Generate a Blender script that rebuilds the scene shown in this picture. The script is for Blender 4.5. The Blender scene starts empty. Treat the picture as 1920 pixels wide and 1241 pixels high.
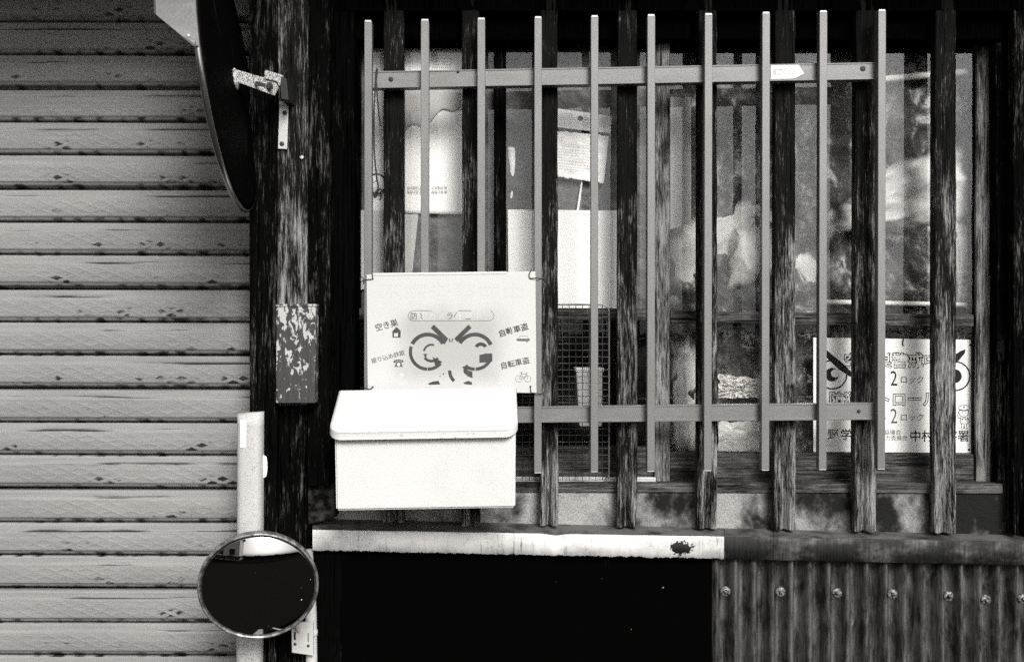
import bpy, bmesh, math, random
from mathutils import Vector, Matrix, noise as mn
R = math.radians
random.seed(7)
scene = bpy.context.scene
COL = scene.collection

# ------------------------------------------------------------------ camera, sky, sun, exposure
F = 1867.0            # focal length in photo pixels (35 mm on 36 mm)
D = 2.24              # metres from the camera to the plane of the window guard
H = 1.45              # eye height
cam_d = bpy.data.cameras.new('camera'); cam = bpy.data.objects.new('camera', cam_d); COL.objects.link(cam)
cam.location = (0, -D, H); cam.rotation_euler = (R(90), 0, 0)
cam_d.sensor_width = 36; cam_d.lens = 35; cam_d.clip_start = 0.05; cam_d.clip_end = 2000
scene.camera = cam
SUN_EL, SUN_AZ = 35, 20      # behind the camera, a little to the right
world = bpy.data.worlds.new('World'); scene.world = world; world.use_nodes = True
wn = world.node_tree; wn.nodes.clear()
sky = wn.nodes.new('ShaderNodeTexSky'); sky.sky_type = 'NISHITA'; sky.sun_disc = False
sky.sun_elevation = R(SUN_EL); sky.sun_rotation = R(180 - SUN_AZ); sky.dust_density = 4.0; sky.air_density = 1.0
hs = wn.nodes.new('ShaderNodeHueSaturation'); hs.inputs['Saturation'].default_value = 0.0
bg = wn.nodes.new('ShaderNodeBackground'); bg.inputs['Strength'].default_value = 0.10
wo = wn.nodes.new('ShaderNodeOutputWorld')
wn.links.new(sky.outputs[0], hs.inputs['Color']); wn.links.new(hs.outputs[0], bg.inputs['Color']); wn.links.new(bg.outputs[0], wo.inputs['Surface'])
sd = bpy.data.lights.new('sun', 'SUN'); sd.energy = 2.4; sd.angle = R(22); sd.color = (1.0, 0.985, 0.965)
sun = bpy.data.objects.new('sun', sd); COL.objects.link(sun)
sdir = Vector((math.sin(R(SUN_AZ)) * math.cos(R(SUN_EL)), -math.cos(R(SUN_AZ)) * math.cos(R(SUN_EL)), math.sin(R(SUN_EL))))
sun.rotation_euler = sdir.to_track_quat('Z', 'Y').to_euler(); sun.location = (1, -4, 5)
scene.view_settings.view_transform = 'Standard'; scene.view_settings.look = 'None'
scene.view_settings.gamma = 1.0; scene.view_settings.exposure = 0.55
scene.cycles.use_denoising = False       # the unfiltered samples keep a fine photographic grain
scene.cycles.use_adaptive_sampling = False
scene.cycles.max_bounces = 8; scene.cycles.transparent_max_bounces = 16
scene.cycles.sample_clamp_indirect = 4.0

def W(px, py, Y=0.0):
    k = (D + Y) / F
    return Vector(((px - 960) * k, Y, H + (620.5 - py) * k))

# ------------------------------------------------------------------ node helpers
def nd(nt, t, ins=None, out=0, **props):
    n = nt.nodes.new(t)
    for k, v in props.items(): setattr(n, k, v)
    for k, v in (ins or {}).items():
        if isinstance(v, bpy.types.NodeSocket): nt.links.new(v, n.inputs[k])
        else: n.inputs[k].default_value = v
    return n.outputs[out]
def pos(nt, s=(1, 1, 1), o=(0, 0, 0)):
    g = nd(nt, 'ShaderNodeNewGeometry')
    a = nd(nt, 'ShaderNodeVectorMath', {0: g, 1: s}, operation='MULTIPLY')
    return nd(nt, 'ShaderNodeVectorMath', {0: a, 1: o}, operation='ADD')
def xyz(nt): 
    g = nd(nt, 'ShaderNodeNewGeometry'); n = nt.nodes.new('ShaderNodeSeparateXYZ'); nt.links.new(g, n.inputs[0]); return n.outputs
def noi(nt, s, scale=1.0, detail=6, rough=0.6, dist=0.0, o=(0, 0, 0)):
    return nd(nt, 'ShaderNodeTexNoise', {'Vector': pos(nt, s, o), 'Scale': scale, 'Detail': detail, 'Roughness': rough, 'Distortion': dist})
def vor(nt, s, feature='DISTANCE_TO_EDGE', o=(0, 0, 0)):
    return nd(nt, 'ShaderNodeTexVoronoi', {'Vector': pos(nt, s, o), 'Scale': 1.0}, feature=feature)
def mth(nt, op, a, b=0.0, c=0.0, clamp=False):
    return nd(nt, 'ShaderNodeMath', {0: a, 1: b, 2: c}, operation=op, use_clamp=clamp)
def ss(nt, v, lo, hi, a=0.0, b=1.0):
    return nd(nt, 'ShaderNodeMapRange', {0: v, 1: lo, 2: hi, 3: a, 4: b}, interpolation_type='SMOOTHSTEP')
def mixf(nt, f, a, b):
    return nd(nt, 'ShaderNodeMix', {0: f, 2: a, 3: b}, data_type='FLOAT')
def tint(nt, v):
    if isinstance(v, (int, float)): v = (v, v, v)
    return nd(nt, 'ShaderNodeVectorMath', {0: v, 1: (1.03, 1.0, 0.965)}, operation='MULTIPLY')
def bump(nt, h, dist, strength=1.0):
    return nd(nt, 'ShaderNodeBump', {'Height': h, 'Distance': dist, 'Strength': strength})
MATS = {}
def material(name, col, rough=0.6, metal=0.0, bmp=None, spec=0.5):
    """col / rough: number or function(nt)->socket ; bmp: function(nt)->(height, distance)"""
    m = bpy.data.materials.new(name); m.use_nodes = True; nt = m.node_tree
    b = nt.nodes['Principled BSDF']
    c = col(nt) if callable(col) else col
    nt.links.new(tint(nt, c), b.inputs['Base Color'])
    r = rough(nt) if callable(rough) else rough
    if isinstance(r, bpy.types.NodeSocket): nt.links.new(r, b.inputs['Roughness'])
    else: b.inputs['Roughness'].default_value = r
    b.inputs['Metallic'].default_value = metal
    b.inputs['Specular IOR Level'].default_value = spec
    if bmp:
        h, d = bmp(nt); nt.links.new(bump(nt, h, d), b.inputs['Normal'])
    MATS[name] = m
    return m

def wood(name, dark, light, thr=0.55, soft=0.12, wear=0.0, zref=H, along='z', spec=0.25, fine=1.0):
    """weathered board: old dark stain worn back to paler fibre; wear = extra loss per metre below zref"""
    ax = {'z': lambda a, b: (a, a, b), 'x': lambda a, b: (b, a, a)}[along]
    def col(nt):
        g = noi(nt, ax(210 * fine, 9), 1, 6, 0.72, 0.3)
        p = noi(nt, ax(20, 5), 1, 6, 0.68, 0.6)
        f = noi(nt, ax(620 * fine, 42), 1, 3, 0.7)
        v = mth(nt, 'ADD', mth(nt, 'MULTIPLY', g, 0.36), mth(nt, 'MULTIPLY', p, 0.40))
        v = mth(nt, 'ADD', v, mth(nt, 'MULTIPLY', f, 0.30))
        if wear:
            z = xyz(nt)[2]
            v = mth(nt, 'ADD', v, mth(nt, 'MULTIPLY', mth(nt, 'SUBTRACT', zref, z), wear))
        m = ss(nt, v, thr - soft, thr + soft)
        c = mixf(nt, m, dark, light)
        crack = ss(nt, noi(nt, ax(300 * fine, 7), 1, 4, 0.6, 0.2, (9, 3, 5)), 0.38, 0.45)
        return mth(nt, 'MULTIPLY', c, mixf(nt, crack, 0.12, 1.0))
    def bp(nt):
        return mth(nt, 'ADD', noi(nt, ax(190 * fine, 4), 1, 5, 0.7), mth(nt, 'MULTIPLY', noi(nt, ax(30, 3), 1, 3), 0.6)), 0.004
    return material(name, col, 0.75, 0, bp, spec)

# ------------------------------------------------------------------ mesh helpers
def link(name, me, mat, parent=None, smooth=False):
    o = bpy.data.objects.new(name, me); COL.objects.link(o)
    if mat and not me.materials: me.materials.append(mat)
    if parent:
        o.parent = parent; o.matrix_parent_inverse = root_inv(parent)
    if smooth:
        for p in me.polygons: p.use_smooth = True
    return o
def root_inv(p):
    m = Matrix.Identity(4); q = p
    chain = []
    while q: chain.append(q); q = q.parent
    for q in reversed(chain):
        m = m @ q.matrix_parent_inverse @ Matrix.LocRotScale(q.location, q.rotation_euler, q.scale)
    return m.inverted()
def thing(name, label, cat, at, group=None):
    o = bpy.data.objects.new(name, None); COL.objects.link(o); o.empty_display_size = 0.05
    o.location = at; tag(o, label, cat, group); return o
def tag(o, label, cat, group=None):
    o['label'] = label; o['category'] = cat
    if group: o['group'] = group
    return o
def from_bm(name, bm, mat, parent=None, smooth=False):
    bmesh.ops.recalc_face_normals(bm, faces=bm.faces)
    me = bpy.data.meshes.new(name); bm.to_mesh(me); bm.free()
    return link(name, me, mat, parent, smooth)
def pyd(name, v, f, mat, parent=None, smooth=False):
    me = bpy.data.meshes.new(name); me.from_pydata([tuple(a) for a in v], [], f); me.update()
    return link(name, me, mat, parent, smooth)
def prism_bm(poly, yf, yb, bev=0.0, seg=2):
    bm = bmesh.new()
    a = [bm.verts.new(W(x, y, yf)) for x, y in poly]
    b = [bm.verts.new((v.co.x, yb, v.co.z)) for v in a]
    n = len(a); bm.faces.new(a); bm.faces.new(b[::-1])
    for i in range(n): bm.faces.new([a[i], b[i], b[(i + 1) % n], a[(i + 1) % n]])
    bmesh.ops.recalc_face_normals(bm, faces=bm.faces)
    if bev: bmesh.ops.bevel(bm, geom=list(bm.edges), offset=bev, segments=seg, profile=0.5, affect='EDGES', clamp_overlap=True)
    return bm
def prism(name, parent, mat, poly, yf, yb, bev=0.0, seg=2):
    return from_bm(name, prism_bm(poly, yf, yb, bev, seg), mat, parent)
def rect(x0, y0, x1, y1): return [(x0, y0), (x1, y0), (x1, y1), (x0, y1)]
def box_w(name, parent, mat, lo, hi, bev=0.0):
    bm = bmesh.new()
    bmesh.ops.create_cube(bm, size=1)
    for v in bm.verts: v.co = Vector([lo[i] if v.co[i] < 0 else hi[i] for i in range(3)])
    if bev: bmesh.ops.bevel(bm, geom=list(bm.edges), offset=bev, segments=2, affect='EDGES')
    return from_bm(name, bm, mat, parent)
def tube(name, parent, mat, pts, r, n=8, closed=False):
    pts = [Vector(p) for p in pts]; v = []; f = []
    up = Vector((0.13, 1, 0.07)).normalized(); N = len(pts)
    for i, p in enumerate(pts):
        a = pts[(i - 1) % N] if (closed or i) else p; b = pts[(i + 1) % N] if (closed or i < N - 1) else p
        t = (b - a).normalized(); s = t.cross(up)
        if s.length < 1e-4: s = t.cross(Vector((1, 0, 0)))
        s.normalize(); w = t.cross(s)
        rr = r[i] if isinstance(r, (list, tuple)) else r
        for k in range(n): v.append(p + (s * math.cos(k * 2 * math.pi / n) + w * math.sin(k * 2 * math.pi / n)) * rr)
    for i in range(N if closed else N - 1):
        for k in range(n): f.append((i * n + k, i * n + (k + 1) % n, ((i + 1) % N) * n + (k + 1) % n, ((i + 1) % N) * n + k))
    if not closed: f.append(tuple(range(n))); f.append(tuple(range(len(v) - n, len(v)))[::-1])
    o = pyd(name, v, f, mat, parent, True); return o
def frame_of(n, upish):
    n = n.normalized(); u = (upish - n * upish.dot(n)).normalized(); s = u.cross(n)   # s, u, n
    return s, u, n
def lathe(name, parent, mat, c, n, upish, prof, seg=64, smooth=True):
    """profile of (radius, height along n)"""
    s, u, n = frame_of(n, upish); v = []; f = []
    for r, h in prof:
        for k in range(seg):
            a = k * 2 * math.pi / seg; v.append(c + s * math.cos(a) * r + u * math.sin(a) * r + n * h)
    for i in range(len(prof) - 1):
        for k in range(seg): f.append((i * seg + k, i * seg + (k + 1) % seg, (i + 1) * seg + (k + 1) % seg, (i + 1) * seg + k))
    if prof[0][0] > 1e-5: f.append(tuple(range(seg))[::-1])
    if prof[-1][0] > 1e-5: f.append(tuple(range(len(v) - seg, len(v))))
    me = bpy.data.meshes.new(name); me.from_pydata([tuple(a) for a in v], [], f); me.validate(); me.update()
    bm = bmesh.new(); bm.from_mesh(me); bmesh.ops.remove_doubles(bm, verts=bm.verts, dist=1e-6)
    bmesh.ops.recalc_face_normals(bm, faces=bm.faces); bm.to_mesh(me); bm.free()
    return link(name, me, mat, parent, smooth)

def beam(name, parent, mat, top, bot, yf, th, nz=48, amp=0.0007, groove=0.0, wob=0.0008, horizontal=False, ends=0.0):
    """old sawn timber; top/bot = (edge0, edge1, position) in photo pixels; uneven edges, furrowed face, split lower end"""
    us = [0, 0.0, 0.05, 0.16, 0.28, 0.4, 0.5, 0.6, 0.72, 0.84, 0.95, 1.0, 1.0]
    back = [0.004, 0.0018, 0.0004, 0, 0, 0, 0, 0, 0, 0, 0.0004, 0.0018, 0.004]
    sd_ = random.uniform(0, 50); v = []; f = []
    for i in range(nz + 1):
        t = i / nz
        e0 = top[0] + (bot[0] - top[0]) * t; e1 = top[1] + (bot[1] - top[1]) * t; q = top[2] + (bot[2] - top[2]) * t
        a = W(q, e0, yf) if horizontal else W(e0, q, yf)
        b = W(q, e1, yf) if horizontal else W(e1, q, yf)
        wa = mn.noise((sd_, t * nz * 0.22, 1)) * wob; wb = mn.noise((sd_ + 5, t * nz * 0.22, 2)) * wob
        ring = []
        for u, bk in zip(us, back):
            p = a.lerp(b, u); d = (b - a).normalized()
            p += d * (wa * (1 - u) + wb * u)
            g = amp * (mn.noise((u * 9 + sd_, t * nz * 0.12, 3)) + 0.5 * mn.noise((u * 23 + sd_, t * nz * 0.2, 7)))
            p.y += bk + g
            if groove:
                gt = max(0, (t - 0.78) / 0.22); c = 0.5 + 0.12 * mn.noise((sd_, t * 6, 5))
                p.y += groove * gt ** 0.8 * math.exp(-((u - c) / 0.13) ** 2)
            if ends and i == nz: p.z += ends * (0.5 + 0.8 * mn.noise((u * 8 + sd_, 0, 9)))
            ring.append(p)
        ring.append(Vector((b.x, yf + th, b.z))); ring.append(Vector((a.x, yf + th, a.z)))
        v += ring
    n = len(us) + 2
    for i in range(nz):
        for k in range(n):
            f.append((i * n + k, i * n + (k + 1) % n, (i + 1) * n + (k + 1) % n, (i + 1) * n + k))
    f.append(tuple(range(n))[::-1]); f.append(tuple(range(nz * n, nz * n + n)))
    me = bpy.data.meshes.new(name); me.from_pydata([tuple(a) for a in v], [], f); me.update()
    bm = bmesh.new(); bm.from_mesh(me); bmesh.ops.recalc_face_normals(bm, faces=bm.faces); bm.to_mesh(me); bm.free()
    o = link(name, me, mat, parent)
    return o
def sheet(name, parent, mat, quad, Y, nx, ny, fn, thick=0.0, smooth=True):
    """soft sheet: quad = tl,tr,br,bl px; fn(u,v)->(dx,dy,dz) metres; optional thickness"""
    v = []; f = []
    P = [W(x, y, Y) for x, y in quad]
    for j in range(ny + 1):
        for i in range(nx + 1):
            u, t = i / nx, j / ny
            p = P[0].lerp(P[1], u).lerp(P[3].lerp(P[2], u), t) + Vector(fn(u, t)); v.append(p)
    for j in range(ny):
        for i in range(nx):
            a = j * (nx + 1) + i; f.append((a, a + 1, a + nx + 2, a + nx + 1))
    o = pyd(name, v, f, mat, parent, smooth)
    if thick:
        md = o.modifiers.new('solid', 'SOLIDIFY'); md.thickness = thick; md.offset = 1.0
    return o
def flat(name, parent, mat, polys, Y):
    """printed shapes lying on a panel"""
    v = []; f = []
    for i, p in enumerate(polys):
        b = len(v); v += [W(x, y, Y - i * 8e-7) for x, y in p]; f.append(tuple(range(b, b + len(p))))
    return pyd(name, v, f, mat, parent)
def arc(cx, cy, r0, r1, a0, a1, n=24, ry=1.0):
    """list of quads, angles in degrees, y up"""
    out = []
    for i in range(n):
        A, B = R(a0 + (a1 - a0) * i / n), R(a0 + (a1 - a0) * (i + 1) / n)
        out.append([(cx + r0 * math.cos(A), cy - r0 * ry * math.sin(A)), (cx + r1 * math.cos(A), cy - r1 * ry * math.sin(A)),
                    (cx + r1 * math.cos(B), cy - r1 * ry * math.sin(B)), (cx + r0 * math.cos(B), cy - r0 * ry * math.sin(B))])
    return out
def stroke(pts, w):
    out = []
    for (x0, y0), (x1, y1) in zip(pts[:-1], pts[1:]):
        L = math.hypot(x1 - x0, y1 - y0) or 1; nx, ny = -(y1 - y0) / L * w / 2, (x1 - x0) / L * w / 2
        out.append([(x0 + nx, y0 + ny), (x1 + nx, y1 + ny), (x1 - nx, y1 - ny), (x0 - nx, y0 - ny)])
    return out
def disc(cx, cy, r, n=24, ry=1.0): return [[(cx + r * math.cos(2 * math.pi * i / n), cy + r * ry * math.sin(2 * math.pi * i / n)) for i in range(n)]]
def words(name, parent, mat, body, cx, cy, size, Y, rot=0.0, off=0.0, sx=1.0, space=1.0):
    """lettering centred on a photo pixel; size = height of a full character in px"""
    c = bpy.data.curves.new('w', 'FONT'); c.body = body; c.align_x = 'CENTER'; c.align_y = 'CENTER'; c.offset = off; c.resolution_u = 2
    c.space_character = space
    o = bpy.data.objects.new('w', c); COL.objects.link(o)
    dg = bpy.context.evaluated_depsgraph_get(); me = bpy.data.meshes.new_from_object(o.evaluated_get(dg))
    bpy.data.objects.remove(o)
    k = (D + Y) / F; p = W(cx, cy, Y)
    xs = [v.co.x for v in me.vertices]; ys = [v.co.y for v in me.vertices]
    mx, my = (min(xs) + max(xs)) / 2, (min(ys) + max(ys)) / 2
    ca, sa = math.cos(R(rot)), math.sin(R(rot))
    for v in me.vertices:
        x, y = (v.co.x - mx) * size * k * sx, (v.co.y - my) * size * k
        v.co = (p.x + x * ca - y * sa, Y, p.z + x * sa + y * ca)
    me.materials.clear(); me.name = name
    return link(name, me, mat, parent)

# ------------------------------------------------------------------ materials
def speck(nt, base, amount=0.12, sc=1400):
    return mth(nt, 'MULTIPLY', base, mth(nt, 'ADD', 1 - amount, mth(nt, 'MULTIPLY', noi(nt, (sc, sc, sc), 1, 2, 0.7), 2 * amount)))
PITCH = 62.6 * (D + 0.10) / F; YS = 0.10; ZS0 = W(0, 42, YS).z; EP = 0.0485; EQ = 0.0205
def shutter_col(nt):
    X, Y_, Z = xyz(nt)
    vv = mth(nt, 'FRACT', mth(nt, 'DIVIDE', mth(nt, 'SUBTRACT', ZS0 + 20 * PITCH, Z), PITCH))
    base = mixf(nt, noi(nt, (3, 3, 9), 1, 4), 0.18, 0.29)
    base = mth(nt, 'MULTIPLY', base, mixf(nt, ss(nt, noi(nt, (5, 5, 160), 1, 3), 0.35, 0.65), 0.90, 1.04))
    base = speck(nt, base, 0.16, 900)
    # rust along the curled lower lip and the seam
    right = mth(nt, 'MULTIPLY', mth(nt, 'ADD', X, 1.15), 0.12)
    low = ss(nt, vv, 0.80, 0.88); hi = mth(nt, 'MULTIPLY', ss(nt, vv, 0.26, 0.24), ss(nt, vv, 0.14, 0.21))
    s1 = mth(nt, 'ADD', noi(nt, (16, 1, 34), 1, 5, 0.65), right)
    s2 = mth(nt, 'ADD', noi(nt, (3.5, 1, 80), 1, 6, 0.6, 0.0, (3, 0, 1)), right)
    beat = mth(nt, 'COSINE', mth(nt, 'MULTIPLY', X, 6.2832 / EP))
    r1 = mth(nt, 'MULTIPLY', ss(nt, mth(nt, 'ADD', s1, mth(nt, 'MULTIPLY', beat, 0.07)), 0.50, 0.68), low)
    r2 = mth(nt, 'MULTIPLY', ss(nt, s2, 0.53, 0.63), hi)
    # rust caught in the pressed lozenges
    w = mth(nt, 'SUBTRACT', ZS0 + 20 * PITCH, Z)
    w = mth(nt, 'DIVIDE', mth(nt, 'MULTIPLY', vv, PITCH), EQ); sx = mth(nt, 'DIVIDE', X, EP)
    wob = mth(nt, 'MULTIPLY', mth(nt, 'SUBTRACT', noi(nt, (160, 1, 260), 1, 3), 0.5), 0.35)
    a = mth(nt, 'PINGPONG', mth(nt, 'ADD', mth(nt, 'ADD', sx, w), wob), 0.5); b = mth(nt, 'PINGPONG', mth(nt, 'ADD', mth(nt, 'SUBTRACT', sx, w), wob), 0.5)
    pit = mth(nt, 'MINIMUM', a, b)
    loz = mth(nt, 'MULTIPLY', ss(nt, pit, 0.17, 0.24), ss(nt, mth(nt, 'ADD', noi(nt, (9, 1, 17), 1, 4, 0.6, 0, (1, 0, 8)), right), 0.57, 0.66))
    zone = mth(nt, 'MULTIPLY', ss(nt, vv, 0.5, 0.6), ss(nt, vv, 0.84, 0.8))
    r3 = mth(nt, 'MULTIPLY', loz, zone)
    groove = mth(nt, 'MULTIPLY', ss(nt, mth(nt, 'MINIMUM', a, b), 0.05, 0.0), mth(nt, 'MULTIPLY', ss(nt, vv, 0.28, 0.32), ss(nt, vv, 0.8, 0.76)))
    rr = mth(nt, 'MAXIMUM', r1, mth(nt, 'MAXIMUM', r2, r3))
    return mixf(nt, rr, base, 0.018)
material('shutter_paint', shutter_col, 0.5, 0, lambda nt: (noi(nt, (700, 700, 700), 1, 3), 0.0006), 0.3)
material('black_gap', 0.006, 0.9, spec=0.0)
wood('lintel_wood', 0.0012, 0.0045, 0.62, 0.1, spec=0.0)
wood('slat_wood', 0.0085, 0.31, 0.583, 0.06, wear=0.09, zref=H + 0.06, spec=0.03, fine=1.6)
wood('post_dark', 0.0028, 0.13, 0.625, 0.07, spec=0.0)
wood('post_pale', 0.006, 0.28, 0.57, 0.07, wear=0.05, zref=H + 0.3, spec=0.05)
wood('jamb_dark', 0.0022, 0.05, 0.66, 0.08, spec=0.0)
wood('sash_wood', 0.014, 0.16, 0.55, 0.12, along='x', spec=0.08)
wood('stile_pale', 0.012, 0.30, 0.53, 0.10, wear=0.05, spec=0.05)
wood('stile_black', 0.003, 0.12, 0.64, 0.07, spec=0.0)
wood('board_right', 0.003, 0.14, 0.62, 0.07, spec=0.0)
def tar(nt):
    z = xyz(nt)[2]
    d = ss(nt, mth(nt, 'ADD', noi(nt, (22, 22, 2.2), 1, 5), mth(nt, 'MULTIPLY', mth(nt, 'SUBTRACT', z, H - 0.50), 2.2)), 0.55, 0.9)
    sp = ss(nt, noi(nt, (95, 95, 95), 1, 1, 0.4), 0.80, 0.84)
    return mth(nt, 'ADD', mixf(nt, d, 0.0012, 0.02), mth(nt, 'MULTIPLY', sp, 0.25))
material('tar_black', tar, 0.85, spec=0.0)
def alu(nt):
    return speck(nt, mixf(nt, noi(nt, (30, 30, 6), 1, 4), 0.13, 0.21), 0.20, 900)
material('guard_aluminium', alu, 0.42, 0.25, lambda nt: (noi(nt, (900, 900, 900), 1, 2), 0.0004), 0.4)
def alu_r(nt):
    return speck(nt, mixf(nt, noi(nt, (9, 30, 40), 1, 4), 0.11, 0.22), 0.16, 900)
material('rail_aluminium', alu_r, 0.42, 0.25, lambda nt: (noi(nt, (900, 900, 900), 1, 2), 0.0004), 0.4)
def bright(nt):
    run = ss(nt, noi(nt, (130, 130, 7), 1, 5, 0.7), 0.55, 0.75); big = ss(nt, noi(nt, (9, 9, 9), 1, 5, 0.6), 0.45, 0.7)
    return speck(nt, mixf(nt, mth(nt, 'MULTIPLY', run, big), mixf(nt, big, 0.60, 0.56), 0.46), 0.06, 900)
material('white_enamel', bright, 0.35, 0, lambda nt: (noi(nt, (260, 260, 260), 1, 3), 0.0006))
def enamel_edge(nt):
    return mixf(nt, ss(nt, noi(nt, (90, 90, 200), 1, 5, 0.7), 0.55, 0.75), 0.55, 0.22)
material('white_enamel_worn', enamel_edge, 0.45)
def paintcrack(nt):
    w = noi(nt, (60, 60, 60), 1, 3)
    e = nd(nt, 'ShaderNodeTexVoronoi', {'Vector': nd(nt, 'ShaderNodeVectorMath', {0: pos(nt, (190, 190, 150)), 1: nd(nt, 'ShaderNodeTexNoise', {'Vector': pos(nt, (55, 55, 55)), 'Scale': 1.0}, out=1)}, operation='ADD'), 'Scale': 1.0}, feature='DISTANCE_TO_EDGE')
    c = ss(nt, e, 0.0, 0.09)
    return mixf(nt, c, mixf(nt, noi(nt, (20, 20, 20)), 0.14, 0.5), mixf(nt, noi(nt, (8, 8, 20)), 0.40, 0.56))
material('crackled_white_paint', paintcrack, 0.55, 0, lambda nt: (noi(nt, (300, 300, 300), 1, 3), 0.0008))
material('pipe_white', lambda nt: speck(nt, mixf(nt, noi(nt, (20, 20, 30)), 0.35, 0.62), 0.08), 0.5)
material('mirror_face', lambda nt: mixf(nt, ss(nt, noi(nt, (120, 120, 120), 1, 1, 0.3, 0, (3, 1, 2)), 0.80, 0.83), 0.40, 0.8), 0.02, 1.0)
_nt = MATS['mirror_face'].node_tree; _b = _nt.nodes['Principled BSDF']
_nt.links.new(ss(_nt, noi(_nt, (120, 120, 120), 1, 1, 0.3, 0, (3, 1, 2)), 0.83, 0.80), _b.inputs['Metallic'])
material('mirror_rim', lambda nt: mixf(nt, ss(nt, noi(nt, (70, 70, 70), 1, 5), 0.4, 0.62), 0.10, 0.28), 0.4, 0.5)
material('bright_metal', lambda nt: mixf(nt, noi(nt, (60, 60, 60), 1, 4), 0.16, 0.34), 0.25, 0.9)
material('hood_metal', lambda nt: mixf(nt, noi(nt, (24, 24, 24), 1, 5), 0.06, 0.13), 0.5, 0.3, lambda nt: (noi(nt, (200, 200, 200), 1, 3), 0.0005))
material('dish_black', lambda nt: mixf(nt, ss(nt, noi(nt, (18, 18, 7), 1, 4), 0.6, 0.8), 0.002, 0.02), 0.6, 0, spec=0.01)
def rusty(nt):
    return mixf(nt, ss(nt, noi(nt, (330, 330, 330), 1, 4, 0.7), 0.50, 0.56), 0.62, 0.01)
material('rusty_white_paint', rusty, 0.55)
material('zinc_plate', lambda nt: speck(nt, mixf(nt, noi(nt, (60, 60, 30), 1, 4), 0.4, 0.62), 0.2, 600), 0.45, 0.3)
material('screw_dark', 0.05, 0.5, 0.4)
material('rusty_screw', lambda nt: mixf(nt, ss(nt, noi(nt, (210, 210, 210), 1, 4, 0.7), 0.44, 0.56), 0.012, 0.20), 0.5, 0.3)
material('screw_black', 0.006, 0.6)
material('print_dark', lambda nt: speck(nt, 0.012, 0.4), 0.6, spec=0.1)
material('print_grey', lambda nt: mixf(nt, noi(nt, (60, 60, 60), 1, 4), 0.012, 0.06), 0.6)
material('print_faded', lambda nt: mixf(nt, noi(nt, (120, 120, 120), 1, 4), 0.03, 0.16), 0.6)
material('print_ghost', lambda nt: mixf(nt, noi(nt, (120, 120, 120), 1, 4), 0.47, 0.53), 0.6)
material('print_pale', lambda nt: mixf(nt, noi(nt, (160, 160, 160), 1, 4), 0.25, 0.6), 0.6)
P_ = W(845, 650, -0.026)
def sign_faded(nt):
    X, Y_, Z = xyz(nt)
    n = mth(nt, 'MULTIPLY', mth(nt, 'SUBTRACT', noi(nt, (14, 14, 14), 1, 4), 0.5), 0.06)
    ax = mth(nt, 'ADD', mth(nt, 'ABSOLUTE', mth(nt, 'SUBTRACT', X, P_.x)), n)
    az = mth(nt, 'ADD', mth(nt, 'ABSOLUTE', mth(nt, 'SUBTRACT', Z, P_.z)), n)
    m = mth(nt, 'MULTIPLY', ss(nt, ax, 0.15, 0.07), ss(nt, az, 0.11, 0.045))
    return speck(nt, mixf(nt, m, 0.52, 0.37), 0.07, 700)
material('sign_board', sign_faded, 0.4)
material('sign_white', lambda nt: speck(nt, mixf(nt, noi(nt, (9, 9, 9)), 0.78, 0.9), 0.05, 700), 0.5)
def paper(lo, hi): return lambda nt: speck(nt, mixf(nt, noi(nt, (12, 12, 12), 1, 4), lo, hi), 0.05, 800)
material('paper_white', paper(0.82, 0.92), 0.8)
material('paper_grey', paper(0.42, 0.6), 0.8)
material('bag_white', paper(0.78, 0.92), 0.45)
def film(lo, hi, crack):
    def c(nt):
        b = mixf(nt, noi(nt, (7, 7, 7), 1, 4), lo, hi)
        v = nd(nt, 'ShaderNodeTexVoronoi', {'Vector': nd(nt, 'ShaderNodeVectorMath', {0: pos(nt, (60, 60, 110)), 1: nd(nt, 'ShaderNodeVectorMath', {0: nd(nt, 'ShaderNodeTexNoise', {'Vector': pos(nt, (45, 45, 45)), 'Scale': 1.0, 'Detail': 4.0}, out=1), 1: (3, 3, 3)}, operation='MULTIPLY')}, operation='ADD'), 'Scale': 1.0}, feature='DISTANCE_TO_EDGE')
        e = ss(nt, v, 0.0, 0.06)
        b = mth(nt, 'MULTIPLY', b, mixf(nt, mth(nt, 'MULTIPLY', mth(nt, 'SUBTRACT', 1.0, e), ss(nt, noi(nt, (20, 20, 20), 1, 3), 0.42, 0.58)), 1.0, crack))
        l = vor(nt, (9, 9, 13)); 
        return speck(nt, mixf(nt, ss(nt, l, 0.012, 0.0), b, hi * 1.7), 0.2, 600)
    return c
material('creased_film', film(0.05, 0.085, 0.3), 0.55, 0, lambda nt: (noi(nt, (60, 60, 60), 1, 5), 0.003))
material('dark_vinyl', film(0.014, 0.05, 0.7), 0.35, 0, lambda nt: (noi(nt, (13, 13, 13), 1, 4), 0.006))
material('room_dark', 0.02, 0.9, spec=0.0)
material('wire_dark', 0.05, 0.45, 0.5)
material('wire_pale', 0.20, 0.4, 0.5)
material('cord_black', 0.008, 0.6)
def plaster(nt):
    X, Y_, Z = xyz(nt)
    n = noi(nt, (11, 11, 9), 1, 5, 0.58, 0.0)
    d = mth(nt, 'ADD', n, mth(nt, 'MULTIPLY', mth(nt, 'SUBTRACT', X, 0.15), 0.22))
    c = mixf(nt, ss(nt, d, 0.42, 0.70), 0.32, 0.008)
    sp = noi(nt, (420, 420, 420), 1, 3, 0.8)
    return mth(nt, 'MULTIPLY', c, mixf(nt, ss(nt, sp, 0.3, 0.62), 0.5, 1.15))
material('stained_plaster', plaster, 0.8, 0, lambda nt: (noi(nt, (220, 220, 220), 1, 4), 0.002), 0.2)
material('sooty_stone', lambda nt: speck(nt, mixf(nt, ss(nt, noi(nt, (30, 30, 30), 1, 6, 0.65), 0.42, 0.66), 0.006, 0.06), 0.4, 300), 0.85, spec=0.0)
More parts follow.
